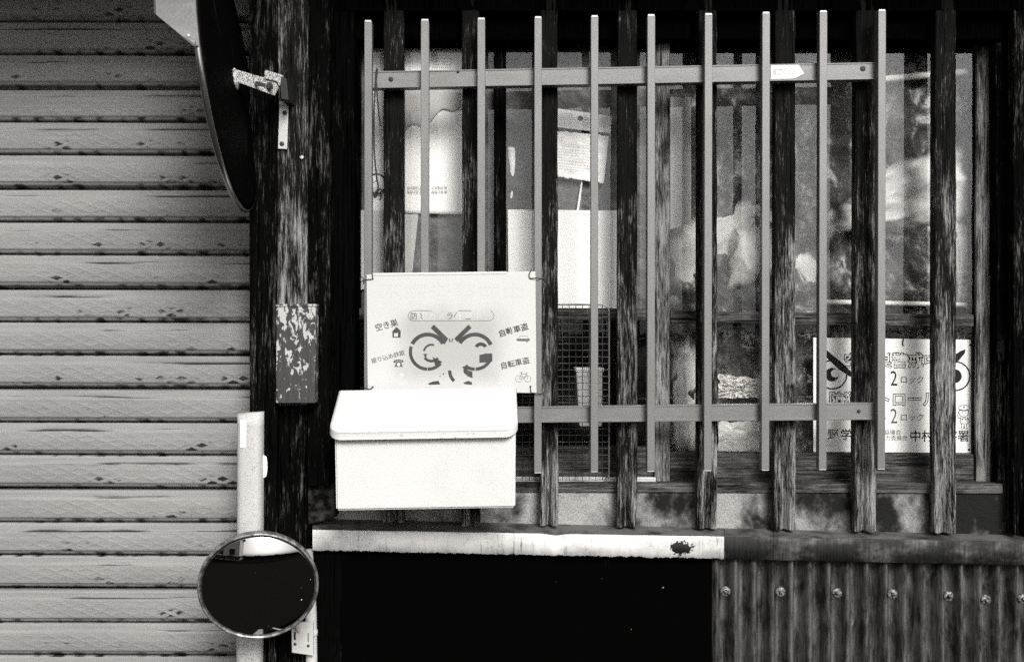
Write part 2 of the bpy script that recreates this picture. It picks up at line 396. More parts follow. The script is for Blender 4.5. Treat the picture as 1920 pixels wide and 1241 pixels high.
def ledge_top(nt):
    return speck(nt, mixf(nt, ss(nt, noi(nt, (14, 14, 14), 1, 6, 0.65), 0.40, 0.68), 0.11, 0.02), 0.4, 380)
material('ledge_metal_top', ledge_top, 0.7, 0, lambda nt: (noi(nt, (260, 260, 260), 1, 4), 0.001), 0.2)
def ledge_white(nt):
    st = ss(nt, noi(nt, (120, 120, 9), 1, 5, 0.7), 0.55, 0.70)
    pt = ss(nt, noi(nt, (9, 9, 14), 1, 5, 0.6), 0.40, 0.66)
    sp = ss(nt, noi(nt, (340, 340, 240), 1, 3, 0.8), 0.60, 0.68)
    c = mixf(nt, mth(nt, 'MULTIPLY', st, mth(nt, 'ADD', mth(nt, 'MULTIPLY', pt, 0.8), 0.2)), mixf(nt, pt, 0.66, 0.42), 0.06)
    c = mixf(nt, mth(nt, 'MULTIPLY', sp, mth(nt, 'ADD', pt, 0.25, clamp=True)), c, 0.05)
    X, Y_, Z = xyz(nt); bc = W(1277, 1027, 0.0)
    dx = mth(nt, 'DIVIDE', mth(nt, 'SUBTRACT', X, bc.x), 0.026); dz = mth(nt, 'DIVIDE', mth(nt, 'SUBTRACT', Z, bc.z), 0.017)
    rr = mth(nt, 'SQRT', mth(nt, 'ADD', mth(nt, 'MULTIPLY', dx, dx), mth(nt, 'MULTIPLY', dz, dz)))
    rr = mth(nt, 'ADD', rr, mth(nt, 'MULTIPLY', mth(nt, 'SUBTRACT', noi(nt, (110, 110, 110), 1, 4, 0.7), 0.5), 2.4))
    bl = ss(nt, rr, 1.0, 0.85)
    zb = mth(nt, 'SUBTRACT', Z, mth(nt, 'ADD', W(600, 1032, 0).z, mth(nt, 'MULTIPLY', mth(nt, 'SUBTRACT', X, W(600, 0, 0).x), -0.0205)))
    drip = ss(nt, mth(nt, 'ADD', mth(nt, 'MULTIPLY', zb, 55.0), noi(nt, (75, 75, 30), 1, 5, 0.7)), 0.58, 0.50)
    return mixf(nt, mth(nt, 'MAXIMUM', bl, drip), c, 0.004)
material('ledge_white_paint', ledge_white, 0.55)
def ledge_dark(nt):
    p = ss(nt, noi(nt, (9, 9, 16), 1, 5, 0.62), 0.46, 0.72)
    st = noi(nt, (160, 160, 16), 1, 5, 0.75)
    c = mixf(nt, p, 0.012, 0.12)
    return mth(nt, 'MULTIPLY', c, mixf(nt, ss(nt, st, 0.3, 0.7), 0.35, 1.5))
material('ledge_metal', ledge_dark, 0.6, 0, lambda nt: (noi(nt, (200, 200, 80), 1, 4), 0.001), 0.25)
def corr(nt):
    st = noi(nt, (75, 75, 9), 1, 7, 0.74, 0.3)
    pt = noi(nt, (26, 26, 12), 1, 6, 0.68, 0.5)
    sp = noi(nt, (260, 260, 120), 1, 3, 0.7)
    v = mth(nt, 'ADD', mth(nt, 'MULTIPLY', st, 0.5), mth(nt, 'MULTIPLY', pt, 0.5))
    c = mixf(nt, ss(nt, v, 0.39, 0.60), 0.007, 0.095)
    pale = ss(nt, mth(nt, 'ADD', st, mth(nt, 'MULTIPLY', pt, 0.25)), 0.76, 0.82)
    c = mixf(nt, pale, c, 0.22)
    return mth(nt, 'MULTIPLY', c, mixf(nt, sp, 0.6, 1.4))
material('old_corrugated', corr, 0.6, 0.0, lambda nt: (noi(nt, (150, 150, 20), 1, 4), 0.0015), 0.3)
def peeled(nt):
    p = mth(nt, 'ADD', noi(nt, (85, 85, 42), 1, 4, 0.6, 0.8), mth(nt, 'MULTIPLY', mth(nt, 'SUBTRACT', xyz(nt)[2], H - 0.02), 0.55))
    g = noi(nt, (190, 190, 12), 1, 5, 0.7)
    return mixf(nt, ss(nt, p, 0.525, 0.56), mixf(nt, g, 0.01, 0.09), 0.42)
material('peeled_paint_wood', peeled, 0.7, 0, lambda nt: (noi(nt, (150, 150, 20), 1, 4), 0.002), 0.2)
material('asphalt', lambda nt: mixf(nt, noi(nt, (40, 40, 40), 1, 4), 0.009, 0.018), 0.95, spec=0.0)
material('pale_wall', 0.75, 0.8)
material('hedge_leaf', 0.02, 0.8, spec=0.0)
material('eave_wood', 0.02, 0.8)
# glass: clear pane with a thin film of dust
def glass(name, dust):
    m = bpy.data.materials.new(name); m.use_nodes = True; nt = m.node_tree; nt.nodes.clear()
    fr = nd(nt, 'ShaderNodeFresnel', {'IOR': 1.52})
    wv = nd(nt, 'ShaderNodeVectorMath', {0: pos(nt, (85, 85, 150)), 1: nd(nt, 'ShaderNodeVectorMath', {0: nd(nt, 'ShaderNodeTexNoise', {'Vector': pos(nt, (60, 60, 60)), 'Scale': 1.0, 'Detail': 4.0}, out=1), 1: (3, 3, 3)}, operation='MULTIPLY')}, operation='ADD')
    cr = nd(nt, 'ShaderNodeTexVoronoi', {'Vector': wv, 'Scale': 1.0}, feature='DISTANCE_TO_EDGE')
    grime = mth(nt, 'MULTIPLY', mixf(nt, ss(nt, cr, 0.0, 0.07), 0.6, 1.0), mixf(nt, noi(nt, (700, 700, 700), 1, 2), 0.55, 1.35))
    grime = mth(nt, 'MULTIPLY', grime, mixf(nt, noi(nt, (10, 10, 6), 1, 5, 0.65), 0.6, 1.35))
    fr2 = mth(nt, 'MULTIPLY', mth(nt, 'MULTIPLY', fr, 1.05), grime, clamp=True)
    nrm = bump(nt, noi(nt, (16, 16, 22), 1, 3), 0.00022)
    tr = nd(nt, 'ShaderNodeBsdfTransparent', {'Color': (0.98, 0.98, 0.975, 1)})
    gl = nd(nt, 'ShaderNodeBsdfGlossy', {'Color': (1, 1, 1, 1), 'Roughness': 0.0, 'Normal': nrm})
    df = nd(nt, 'ShaderNodeBsdfDiffuse', {'Color': (0.5, 0.49, 0.475, 1)})
    d = mth(nt, 'MULTIPLY', ss(nt, noi(nt, (11, 11, 8), 1, 6, 0.65), 0.35, 0.75), dust)
    a = nd(nt, 'ShaderNodeMixShader', {0: fr2, 1: tr, 2: gl})
    b = nd(nt, 'ShaderNodeMixShader', {0: d, 1: a, 2: df})
    o = nt.nodes.new('ShaderNodeOutputMaterial'); nt.links.new(b, o.inputs['Surface'])
    MATS[name] = m
glass('window_glass', 0.035)
m = bpy.data.materials.new('thin_plastic'); m.use_nodes = True; nt = m.node_tree; nt.nodes.clear()
fd = nd(nt, 'ShaderNodeAttribute', out=2, attribute_name='fade')
fd = mth(nt, 'MULTIPLY', ss(nt, fd, 0.0, 0.9), mixf(nt, noi(nt, (9, 9, 9), 1, 4), 0.75, 1.05), clamp=True)
b_ = nd(nt, 'ShaderNodeMixShader', {0: fd, 1: nd(nt, 'ShaderNodeBsdfTransparent'), 2: nd(nt, 'ShaderNodeBsdfDiffuse', {'Color': (0.66, 0.65, 0.63, 1)})})
nt.links.new(b_, nt.nodes.new('ShaderNodeOutputMaterial').inputs['Surface']); MATS['thin_plastic'] = m
m = bpy.data.materials.new('clear_plastic'); m.use_nodes = True; nt = m.node_tree; nt.nodes.clear()
wv = nd(nt, 'ShaderNodeVectorMath', {0: pos(nt, (16, 16, 11)), 1: nd(nt, 'ShaderNodeVectorMath', {0: nd(nt, 'ShaderNodeTexNoise', {'Vector': pos(nt, (9, 9, 9)), 'Scale': 1.0, 'Detail': 5.0, 'Roughness': 0.7}, out=1), 1: (4, 4, 4)}, operation='MULTIPLY')}, operation='ADD')
cr = nd(nt, 'ShaderNodeTexVoronoi', {'Vector': wv, 'Scale': 1.0}, feature='DISTANCE_TO_EDGE')
ln = mth(nt, 'MULTIPLY', ss(nt, cr, 0.05, 0.0), ss(nt, noi(nt, (15, 15, 15), 1, 4), 0.42, 0.62))
hz = mth(nt, 'ADD', mth(nt, 'MULTIPLY', ln, 0.28), mth(nt, 'MULTIPLY', ss(nt, noi(nt, (7, 7, 9), 1, 6, 0.65, 0.5), 0.45, 0.75), 0.12))
hz = mth(nt, 'MULTIPLY', hz, mixf(nt, noi(nt, (500, 500, 500), 1, 2), 0.5, 1.5))
b_ = nd(nt, 'ShaderNodeMixShader', {0: hz, 1: nd(nt, 'ShaderNodeBsdfTransparent', {'Color': (0.95, 0.95, 0.94, 1)}), 2: nd(nt, 'ShaderNodeBsdfDiffuse', {'Color': (0.6, 0.59, 0.57, 1)})})
nt.links.new(b_, nt.nodes.new('ShaderNodeOutputMaterial').inputs['Surface']); MATS['clear_plastic'] = m
M = MATS

# ------------------------------------------------------------------ the street
g = bpy.data.meshes.new('street'); g.from_pydata([(-400, -400, 0), (400, -400, 0), (400, 400, 0), (-400, 400, 0)], [], [(0, 1, 2, 3)])
street = link('street', g, M['asphalt']); street['kind'] = 'structure'

v = []; f = []
for i in range(9000):
    x = random.uniform(-14, 14); top = 0.95 + 0.22 * mn.noise((x * 0.9, 0, 0)) + 0.12 * mn.noise((x * 3.1, 4, 0))
    z = top * math.sqrt(random.random()); y = -8.2 + random.uniform(-0.35, 0.35); a = random.uniform(0, 6.28); t = random.uniform(-1, 1); n0 = len(v)
    d1 = Vector((math.cos(a), math.sin(a) * 0.6, t * 0.5)) * 0.09; d2 = Vector((-math.sin(a) * 0.3, 0.3, 1)) * 0.06
    p = Vector((x, y, z)); v += [p - d1, p + d2 * 0.7, p + d1, p - d2 * 0.7]; f.append((n0, n0 + 1, n0 + 2, n0 + 3))
hd = pyd('hedge', v, f, M['hedge_leaf']); hd['kind'] = 'stuff'; tag(hd, 'low dark hedge across the street, added to darken the round mirror', 'hedge')  # hedge added to give the round mirror a dark, crisp lower edge

oh = thing('opposite_house', 'pale house across the street, seen in the round mirror', 'house', (-9, -11, 0))
for nm, mt, lo, hi in (('wall', 'pale_wall', (-15, -16, 0), (-2.9, -10.5, 5.6)), ('roof', 'eave_wood', (-15.5, -16.5, 5.6), (-2.4, -9.9, 5.9)), ('window', 'eave_wood', (-5.2, -10.5, 1.2), (-3.9, -10.42, 2.4)), ('window', 'eave_wood', (-8.2, -10.5, 1.2), (-6.9, -10.42, 2.4)), ('window', 'eave_wood', (-6.4, -10.5, 3.6), (-4.6, -10.42, 4.8)), ('door', 'eave_wood', (-10.6, -10.5, 0), (-9.6, -10.42, 2.1))):
    box_w(nm, oh, M[mt], lo, hi)

# ------------------------------------------------------------------ roller shutter
sh = thing('roller_shutter', 'pale ribbed metal roller shutter with rust stains left of the dark posts', 'shutter', W(200, 1830, YS))
def slat_mesh():
    x0 = W(-420, 0, YS).x; x1 = W(500, 0, YS).x; nx = 400
    prof = [(0.0, 0.020), (0.012, 0.019), (0.028, 0.010), (0.045, 0.002), (0.09, 0.001), (0.22, 0.0), (0.245, -0.0005), (0.265, -0.0028)]
    emb = [0.29 + 0.52 * i / 30 for i in range(31)]
    prof += [(e, -0.0042 - 0.0012 * math.sin(math.pi * (e - 0.29) / 0.52)) for e in emb]
    prof += [(0.825, -0.0040), (0.845, -0.0015), (0.90, 0.0002), (0.945, 0.0022), (0.955, 0.012), (0.965, 0.020), (1.0, 0.021)]
    v = []; f = []
    for i in range(nx + 1):
        x = x0 + (x1 - x0) * i / nx
        for t, d in prof:
            e = 0
            if 0.30 <= t <= 0.80:
                s = x / EP; w = t * PITCH / EQ
                q = (t - 0.30) * PITCH / 0.0098; cs_ = 0.34 * math.cos(2 * math.pi * s)
                dd = min(abs(q - kk - (cs_ if kk % 2 else -cs_)) for kk in range(-1, 6))
                e = math.exp(-(dd / 0.16) ** 2) * 0.0012 * (0.6 + 0.9 * max(-0.4, mn.noise((x * 7, t * 3, 4)))) * min(1, (t - 0.29) / 0.05, (0.81 - t) / 0.05)
            v.append((x, YS + d - e + 0.0011 * mn.noise((x * 4.5, t * 0.8, 8)), -t * PITCH))
    n = len(prof)
    for i in range(nx):
        for k in range(n - 1): f.append((i * n + k, (i + 1) * n + k, (i + 1) * n + k + 1, i * n + k + 1))
    me = bpy.data.meshes.new('slat'); me.from_pydata(v, [], f); me.update()
    for p in me.polygons: p.use_smooth = True
    return me
sm = slat_mesh(); sm.materials.append(M['shutter_paint'])
for k in range(-4, 29):
    z = ZS0 - k * PITCH
    if z - PITCH < 0.0: break
    o = bpy.data.objects.new('slat', sm); COL.objects.link(o); o.parent = sh; o.matrix_parent_inverse = root_inv(sh)
    o.location = (0.018 * math.sin(k * 4.7), 0.0012 * math.sin(k * 3.3), z); o.rotation_euler = (0, R(0.15 + 0.1 * math.sin(k * 2.1)), 0)
a = W(-420, 0, YS).x; b = W(490, 0, YS).x
box_w('backing', sh, M['black_gap'], (a, YS + 0.024, 0), (b, YS + 0.03, 2.6))

prism('shade_box', sh, M['shutter_paint'], rect(-420, -420, 462, -225), -0.36, YS + 0.02, 0.006)  # unseen box added overhead to shade the top of the shutter

# ------------------------------------------------------------------ the house front
ho = thing('wooden_house', 'old dark timber house front with lintel, posts, stained ledge and corrugated skirt', 'house', W(1300, 1830, 0.1))
XL, XR = W(560, 0, 0.1).x, W(2500, 0, 0.1).x
# dark room behind the panes
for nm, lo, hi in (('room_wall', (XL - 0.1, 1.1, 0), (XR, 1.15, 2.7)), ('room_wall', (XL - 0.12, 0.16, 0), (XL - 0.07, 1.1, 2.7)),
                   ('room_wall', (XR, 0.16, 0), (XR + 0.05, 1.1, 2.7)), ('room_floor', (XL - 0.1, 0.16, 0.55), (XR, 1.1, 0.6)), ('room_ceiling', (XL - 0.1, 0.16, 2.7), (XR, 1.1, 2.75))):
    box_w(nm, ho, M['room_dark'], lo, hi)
# eave above the frame of the picture
box_w('eave', ho, M['eave_wood'], (W(-420, 0, 0).x, -0.30, 2.50), (XR, 0.2, 2.54))
box_w('fascia', ho, M['eave_wood'], (W(-420, 0, 0).x, -0.325, 2.46), (XR, -0.301, 2.56))
beam('lintel', ho, M['lintel_wood'], (-330, 74, 600), (-330, 74, 2500), 0.066, 0.09, 40, horizontal=True)
prism('upper_board', ho, M['lintel_wood'], rect(470, -330, 1940, 20), 0.0325, 0.0655)
# posts to the left of the window
beam('corner_post', ho, M['post_dark'], (466, 519, -330), (470, 518, 1830), -0.030, 0.13, 90, wob=0.002)
beam('corner_post', ho, M['post_pale'], (520.5, 578, -330), (519.5, 575, 760), -0.020, 0.08, 70, wob=0.0015, amp=0.0012)
beam('corner_post', ho, M['post_dark'], (579, 616, -330), (576, 618, 910), -0.014, 0.07, 70, wob=0.003, amp=0.0015)
beam('corner_post', ho, M['post_dark'], (519, 575, 762), (519, 575, 1830), -0.006, 0.07, 60, wob=0.002)
beam('jamb', ho, M['jamb_dark'], (619, 664, -330), (621, 664, 910), 0.035, 0.12, 60)
beam('jamb', ho, M['jamb_dark'], (576, 640, 1036), (576, 640, 1830), 0.012, 0.07, 30)
prism('stone_block', ho, M['sooty_stone'], [(551, 912), (626, 906), (628, 972), (552, 990)], 0.012, 0.10, 0.004)
# right end boards
beam('board', ho, M['board_right'], (1867, 1902, -330), (1871, 1900, 920), 0.075, 0.08, 60, wob=0.002)
beam('board', ho, M['board_right'], (1943, 2040, -330), (1943, 2040, 1830), 0.020, 0.10, 60, wob=0.002)
prism('side_wall', ho, M['jamb_dark'], rect(2042, -330, 2500, 1830), 0.045, 0.15)
# sill strip under the sashes
beam('sill', ho, M['sash_wood'], (906, 921, 600), (908, 925, 1880), 0.064, 0.10, 60, horizontal=True)
prism('sill_track', ho, M['zinc_plate'], [(640, 893), (1230, 895), (1230, 904), (640, 903)], 0.098, 0.16, 0.001)
# the panels between the slat feet
SL = [(720, 757), (868, 900), (1015, 1047), (1160, 1195), (1310, 1345), (1455, 1492), (1605, 1643), (1755, 1793), (1903, 1938)]
edges = [575] + [(a + b) / 2 for a, b in SL] + [1990]
for i in range(len(edges) - 1):
    x0, x1 = edges[i] + 0.7, edges[i + 1] - 0.7
    s_ = random.random() * 9
    sheet('panel', ho, M['stained_plaster'], [(x0, 921), (x1, 923), (x1, 1012), (x0, 1010)], 0.070, 24, 12,
          lambda u, v, s_=s_: (0, 0.004 * (abs(u - 0.5) * 2) ** 6 + 0.0015 * mn.noise((u * 4 + s_, v * 3, s_)), 0), 0.004)
# the ledge: top sheet and hanging front, in lengths
def ledge(name, x0, x1, mat, nx, lip=True, dent=None):
    v = []; f = []
    for i in range(nx + 1):
        x = x0 + (x1 - x0) * i / nx
        nb = 2.6 * mn.noise((x * 0.035, 1, 0)) + 1.4 * mn.noise((x * 0.12, 4, 0))
        r = 972 + (x - 600) * 0.0235; t = 993 + (x - 600) * 0.0167 + 0.8 * mn.noise((x * 0.02, 9, 0)); bt = 1032 + (x - 600) * 0.0205 + (nb if lip else 0.3 * nb)
        dy = 0.0015 * mn.noise((x * 0.012, 0, 3))
        if dent:
            q = (x - dent) / 16.0
            dy += 0.010 * math.exp(-q * q) * (1 if q > 0 else 0.5) - 0.006 * math.exp(-((x - dent + 12) / 10) ** 2); t += 3 * math.exp(-q * q)
        v += [W(x, r, 0.069), W(x, t - 1.0, 0.004 + dy), W(x, t, 0.0 + dy), W(x, t + 2.5, -0.0015 + dy * 0.8), W(x, (t + bt) / 2, -0.001 + dy * 0.5), W(x, bt, 0.0), W(x, bt + 0.6, 0.010), W(x, bt, 0.03)]
    for i in range(nx):
        for k in range(7): f.append((i * 8 + k, (i + 1) * 8 + k, (i + 1) * 8 + k + 1, i * 8 + k + 1))
    o = pyd(name, v, f, None, ho)
    o.data.materials.append(M['ledge_metal_top']); o.data.materials.append(mat)
    for i, p in enumerate(o.data.polygons): p.material_index = 0 if i % 7 < 2 else 1; p.use_smooth = i % 7 >= 2
    return o
w = ledge('ledge', 586, 1357.6, M['ledge_white_paint'], 260, True, 1040); w['label'] = 'white painted length of the ledge flashing'
ledge('ledge', 1358.4, 1449.5, M['ledge_metal'], 24, False); ledge('ledge', 1450.5, 1990, M['ledge_metal'], 90, False); ledge('ledge', 1990.6, 2500, M['ledge_metal'], 40, False)
# tarred board and corrugated skirt below
prism('tarred_board', ho, M['tar_black'], [(578, 1000), (1338, 1000), (1331, 1830), (578, 1830)], 0.022, 0.05, 0.003)
def corrugated():
    v = []; f = []; x0, x1 = 1331.0, 2500.0; nx = 1180; nz = 10; zt = W(0, 1020, 0.03).z
    X0, X1 = W(x0, 0, 0.03).x, W(x1, 0, 0.03).x; pit = 35.2 * (D + 0.03) / F
    for j in range(nz + 1):
        for i in range(nx // 2 + 1):
            x = X0 + (X1 - X0) * i / (nx // 2)
            ph = x / pit * 2 * math.pi + 0.5 * mn.noise((x * 3, j * 0.15, 0))
            s = math.sin(ph); d = 0.0150 * (abs(s) ** 0.9) * (1 if s > 0 else -1) + 0.0016 * math.sin(2 * ph + 0.6) + 0.001 * mn.noise((x * 9, j * 0.3, 5))
            v.append((x, 0.028 + d, zt * (1 - j / nz)))
    n = nx // 2 + 1
    for j in range(nz):
        for i in range(n - 1): f.append((j * n + i, j * n + i + 1, (j + 1) * n + i + 1, (j + 1) * n + i))
    return pyd('corrugated_sheet', v, f, M['old_corrugated'], ho, True)
cs = corrugated()
prism('skirt_backing', ho, M['black_gap'], rect(1331, 1010, 2500, 1830), 0.050, 0.06)
for x, y in ((1360, 1108), (1463, 1109), (1569, 1111), (1673, 1113), (1778, 1117), (1848, 1124), (1917, 1122)):
    c = W(x, y, 0.0120)
    lathe('screw', cs, M['rusty_screw'], c, Vector((0.02, -1, 0.08)), Vector((0, 0, 1)), [(0.0, 0.0095), (0.0026, 0.0095), (0.0034, 0.009), (0.0042, 0.006), (0.0044, 0.0046), (0.0065, 0.0046), (0.0105, 0.0030), (0.0118, 0.0012), (0.0118, 0.0), (0.0, 0.0)], 20)

# ------------------------------------------------------------------ wooden lattice over the window
la = thing('wooden_lattice', 'row of weathered dark wooden uprights behind the metal window guard', 'lattice', W(1180, 990, 0.04))
for i, (x0, x1) in enumerate(SL):
    lean = random.uniform(-2, 2); yb = 976 + (x0 - 600) * 0.0185
    if i == 1: yb = 985
    beam('slat', la, M['slat_wood' if i < 8 else 'board_right'], (x0 + lean, x1 + lean, -60), (x0 - 2, x1, yb + 3), 0.0325, 0.030, 110, amp=0.0011, groove=0.014 + 0.010 * random.random(), wob=0.0016, ends=0.003)

# ------------------------------------------------------------------ the two sliding sashes
def sash(label, at, stiles, rails, panes, mat_s, mat_r):
    t = thing('sliding_window', label, 'window', at)
    for (x0, x1, y0, y1, yf, m) in stiles: beam('stile', t, M[m], (x0, x1, y0), (x0, x1, y1), yf, 0.03, 50, wob=0.0006)
    for (y0, y1, y2, y3, x0, x1, yf, m) in rails: beam('rail', t, M[m], (y0, y1, x0), (y2, y3, x1), yf, 0.03, 50, horizontal=True, wob=0.0006)
    for (x0, y0, x1, y1, Y) in panes: prism('glass_pane', t, M['window_glass'], rect(x0, y0, x1, y1), Y, Y + 0.0001) if False else flat('glass_pane', t, M['window_glass'], [rect(x0, y0, x1, y1)], Y)
    return t
sash('left wooden window sash with white papers stuck behind its glass', W(950, 900, 0.11),
     [(644, 668, 40, 893, 0.113, 'stile_black'), (926, 949, 40, 893, 0.108, 'stile_black'), (1228, 1256, 40, 902, 0.098, 'stile_pale')],
     [(578, 600, 579, 601, 668, 926, 0.112, 'sash_wood'), (578, 600, 579, 601, 949.5, 1227.5, 0.112, 'sash_wood'), (836, 892, 838, 893, 668, 926, 0.112, 'sash_wood'), (836, 892, 838, 893, 949.5, 1227.5, 0.112, 'sash_wood')],
     [(668, 60, 926, 578, 0.122), (949, 60, 1228, 578, 0.122), (668, 600, 926, 838, 0.122), (949, 600, 1228, 838, 0.122)], None, None)
sash('right wooden window sash with crumpled vinyl behind its glass', W(1540, 900, 0.13),
     [(1240, 1257, 40, 903, 0.1295, 'stile_black'), (1826, 1832, 40, 905, 0.124, 'stile_black')],
     [(582, 606, 590, 612, 1257.5, 1825.5, 0.118, 'sash_wood'), (848, 903, 852, 905, 1257.5, 1825.5, 0.118, 'sash_wood')],
     [(1256, 60, 1826, 590, 0.126), (1256, 604, 1826, 852, 0.126)], None, None)
beam('jamb', ho, M['stile_pale'], (1833, 1864, -60), (1831, 1861, 905), 0.112, 0.05, 70, wob=0.0012)

# ------------------------------------------------------------------ things behind the panes
def crease(u, v, s, amp, sc):
    a = 0
    for k in range(4):
        q = mn.noise((u * sc * (1.7 ** k) + s, v * sc * (1.7 ** k), s + k)); a += (1 - abs(q) * 2.4) * 0.55 ** k
    return a * amp
o = sheet('creased_film', None, M['creased_film'], [(640, 40), (1240, 40), (1240, 592), (640, 592)], 0.150, 110, 100, lambda u, v: (0, -crease(u, v, 3, 0.0035, 7), 0))
tag(o, 'grey creased film covering the left window behind the papers', 'film')
o = sheet('vinyl_sheet', None, M['dark_vinyl'], [(1250, 40), (1840, 40), (1840, 870), (1250, 870)], 0.205, 120, 160, lambda u, v: (0, -crease(u, v, 11, 0.014, 5) - 0.02 * max(0, math.sin(v * 9 + u * 3)), 0))
tag(o, 'dark crumpled vinyl sheet hanging behind the right window', 'vinyl sheet')
def card(name, label, cat, mat, poly, Y, th=0.001, group=None):
    return tag(prism(name, None, M[mat], poly, Y, Y + th), label, cat, group)
p1 = card('paper_strip', 'narrow white paper strip beside the first uprights of the window', 'paper', 'paper_white', [(699, 78), (722, 78), (721, 548), (697, 546)], 0.140)
p2 = thing('paper_bag', 'tall white printed bag with faint lines of text at its foot', 'bag', W(810, 400, 0.135))
sheet('front', p2, M['paper_white'], [(757, 91), (866, 91), (868, 402), (757, 400)], 0.136, 20, 40, lambda u, v: (0, -0.002 * mn.noise((u * 3, v * 4, 2)), 0), 0.001)
sheet('fold', p2, M['paper_grey'], [(757, 166), (866, 165), (864, 196), (757, 250)], 0.1335, 20, 12, lambda u, v: (0, 0, 0.010 * math.sin(u * 12) * v), 0.0005)
for y in (352, 360):
    for x in (774, 820): words('lettering', p2, M['print_faded'], '日本製品 袋' if y == 352 else '取扱注意 紙', x + 4, y, 5.5, 0.1326)
flat('dot_pattern', p2, M['print_pale'], [d for i in range(9) for j in range(7) for d in disc(812 + 4 * i + (j % 2) * 2, 93 + 5.5 * j, 1.1, 8)], 0.1328)
p3 = card('paper_note', 'half-clear paper sheet low in the left corner above the mailbox sign', 'paper', 'paper_grey', [(672, 394), (785, 396), (772, 520), (670, 545)], 0.1385)
p4 = card('white_board', 'large blank white board above the wire rack', 'board', 'paper_white', [(952, 393), (1168, 395), (1160, 578), (954, 577)], 0.1345, 0.003)
o = sheet('plastic_cup', None, M['bag_white'], [(944, 276), (974, 280), (980, 384), (944, 390)], 0.16, 14, 20, lambda u, v: (0.002 * math.sin(v * 5), -0.014 * math.sin(u * math.pi), 0), 0.001)
tag(o, 'soft white rounded plastic piece left of the hanging package', 'plastic')
pk = thing('hanging_package', 'tilted clear package with white header card and barcode', 'package', W(1098, 345, 0.132))
prism('header_card', pk, M['paper_white'], [(1040, 203), (1148, 218), (1145, 250), (1036, 238)], 0.130, 0.132)
flat('barcode', pk, M['print_pale'], [[(1127 + i * 2.4, 219), (1128.2 + i * 2.4, 219), (1127.4 + i * 2.4, 239), (1126.2 + i * 2.4, 239)] for i in range(8)], 0.1295)
flat('hang_hole', pk, M['print_dark'], disc(1088, 222, 5, 20), 0.1295)
flat('mark', pk, M['print_pale'], arc(1070, 217, 2.4, 3.4, 0, 360, 16), 0.1295)
for j in range(4): flat('lettering', pk, M['print_pale'], [[(1051 + i * 3.1, 221 + j * 3.6 - 8), (1053 + i * 3.1, 221.3 + j * 3.6 - 8), (1053 + i * 3.1, 222.2 + j * 3.6 - 8), (1051 + i * 3.1, 222 + j * 3.6 - 8)] for i in range(5 if j < 2 else 18)], 0.1296)
sheet('pouch', pk, M['bag_white'], [(1036, 245), (1142, 256), (1132, 345), (1030, 330)], 0.134, 30, 30, lambda u, v: (0, -crease(u, v, 5, 0.0012, 5) - 0.002 * math.sin(u * 3.1), 0.004 * mn.noise((u * 14, 0, v * 3)) if v > 0.95 or v < 0.05 else 0), 0.0008)
for j in range(9): flat('lettering', pk, M['print_ghost'], [[(1046 + 60 * u, 268 + j * 5.4 + 60 * u * 0.1), (1048 + 60 * u, 268.2 + j * 5.4 + 60 * u * 0.1), (1048 + 60 * u, 270 + j * 5.4 + 60 * u * 0.1), (1046 + 60 * u, 270 + j * 5.4 + 60 * u * 0.1)] for u in [q / 15 for q in range(16)]], 0.1255)
tube('stick', pk, M['paper_white'], [W(1093, 326, 0.139), W(1083, 396, 0.139)], 0.0028, 8)
# small round gauge stuck to the pane
ga = thing('round_gauge', 'small round white gauge with black ring under the looped cord', 'gauge', W(706, 365, 0.13))
lathe('case', ga, M['cord_black'], W(706, 345, 0.134), Vector((0, -1, 0)), Vector((0, 0, 1)), [(0.0, 0.0), (0.024, 0.0), (0.025, 0.002), (0.024, 0.004), (0.0215, 0.004), (0.0, 0.0038)], 32)
lathe('dial', ga, M['paper_white'], W(706, 345, 0.1298), Vector((0, -1, 0)), Vector((0, 0, 1)), [(0.0, 0.0008), (0.0205, 0.0006), (0.0208, 0.0)], 32)
flat('dial_mark', ga, M['print_dark'], stroke([(700, 343), (706, 338), (708, 348)], 1.2), 0.1286)
# vinyl bags and cloths on the right
def bag(name, label, cat, mat, quad, Y, s, amp, sc, bulge, nx=50, ny=40):
    o = sheet(name, None, M[mat], quad, Y, nx, ny, lambda u, v: (0.006 * mn.noise((u * 5, v * 5, s)), -crease(u, v, s, amp, sc) - bulge * math.sin(u * math.pi) * math.sin(v * math.pi), 0.012 * mn.noise((u * 4 + s, v * 2, 1))), 0.0006)
    at = o.data.attributes.new('fade', 'FLOAT', 'POINT')
    for j in range(ny + 1):
        for i in range(nx + 1):
            u, t = i / nx, j / ny
            at.data[j * (nx + 1) + i].value = max(0.0, min(1.0, min(u, 1 - u) * 5 + 0.25 * mn.noise((u * 6, t * 6, s)))) * max(0.0, min(1.0, min(t, 1 - t) * 5 + 0.3 * mn.noise((u * 5, t * 5, s + 3))))
    return tag(o, label, cat)
bag('plastic_bag', 'big crumpled white plastic bag at the upper right of the window', 'bag', 'thin_plastic', [(1620, 320), (1832, 262), (1836, 446), (1530, 438)], 0.195, 21, 0.020, 1.5, 0.03, 70, 50)
bag('plastic_bag', 'narrow white bag hanging down beside the right window edge', 'bag', 'thin_plastic', [(1775, 395), (1836, 390), (1836, 575), (1790, 585)], 0.18, 5, 0.006, 1.4, 0.014)
bag('plastic_bag', 'small white twisted bag hanging in the middle of the right window', 'bag', 'thin_plastic', [(1370, 420), (1445, 424), (1462, 510), (1358, 556)], 0.175, 31, 0.012, 1.2, 0.022)
bag('plastic_bag', 'pale rounded bag beside the sixth wooden upright', 'bag', 'thin_plastic', [(1470, 460), (1545, 480), (1545, 578), (1465, 570)], 0.20, 41, 0.004, 1.2, 0.02)
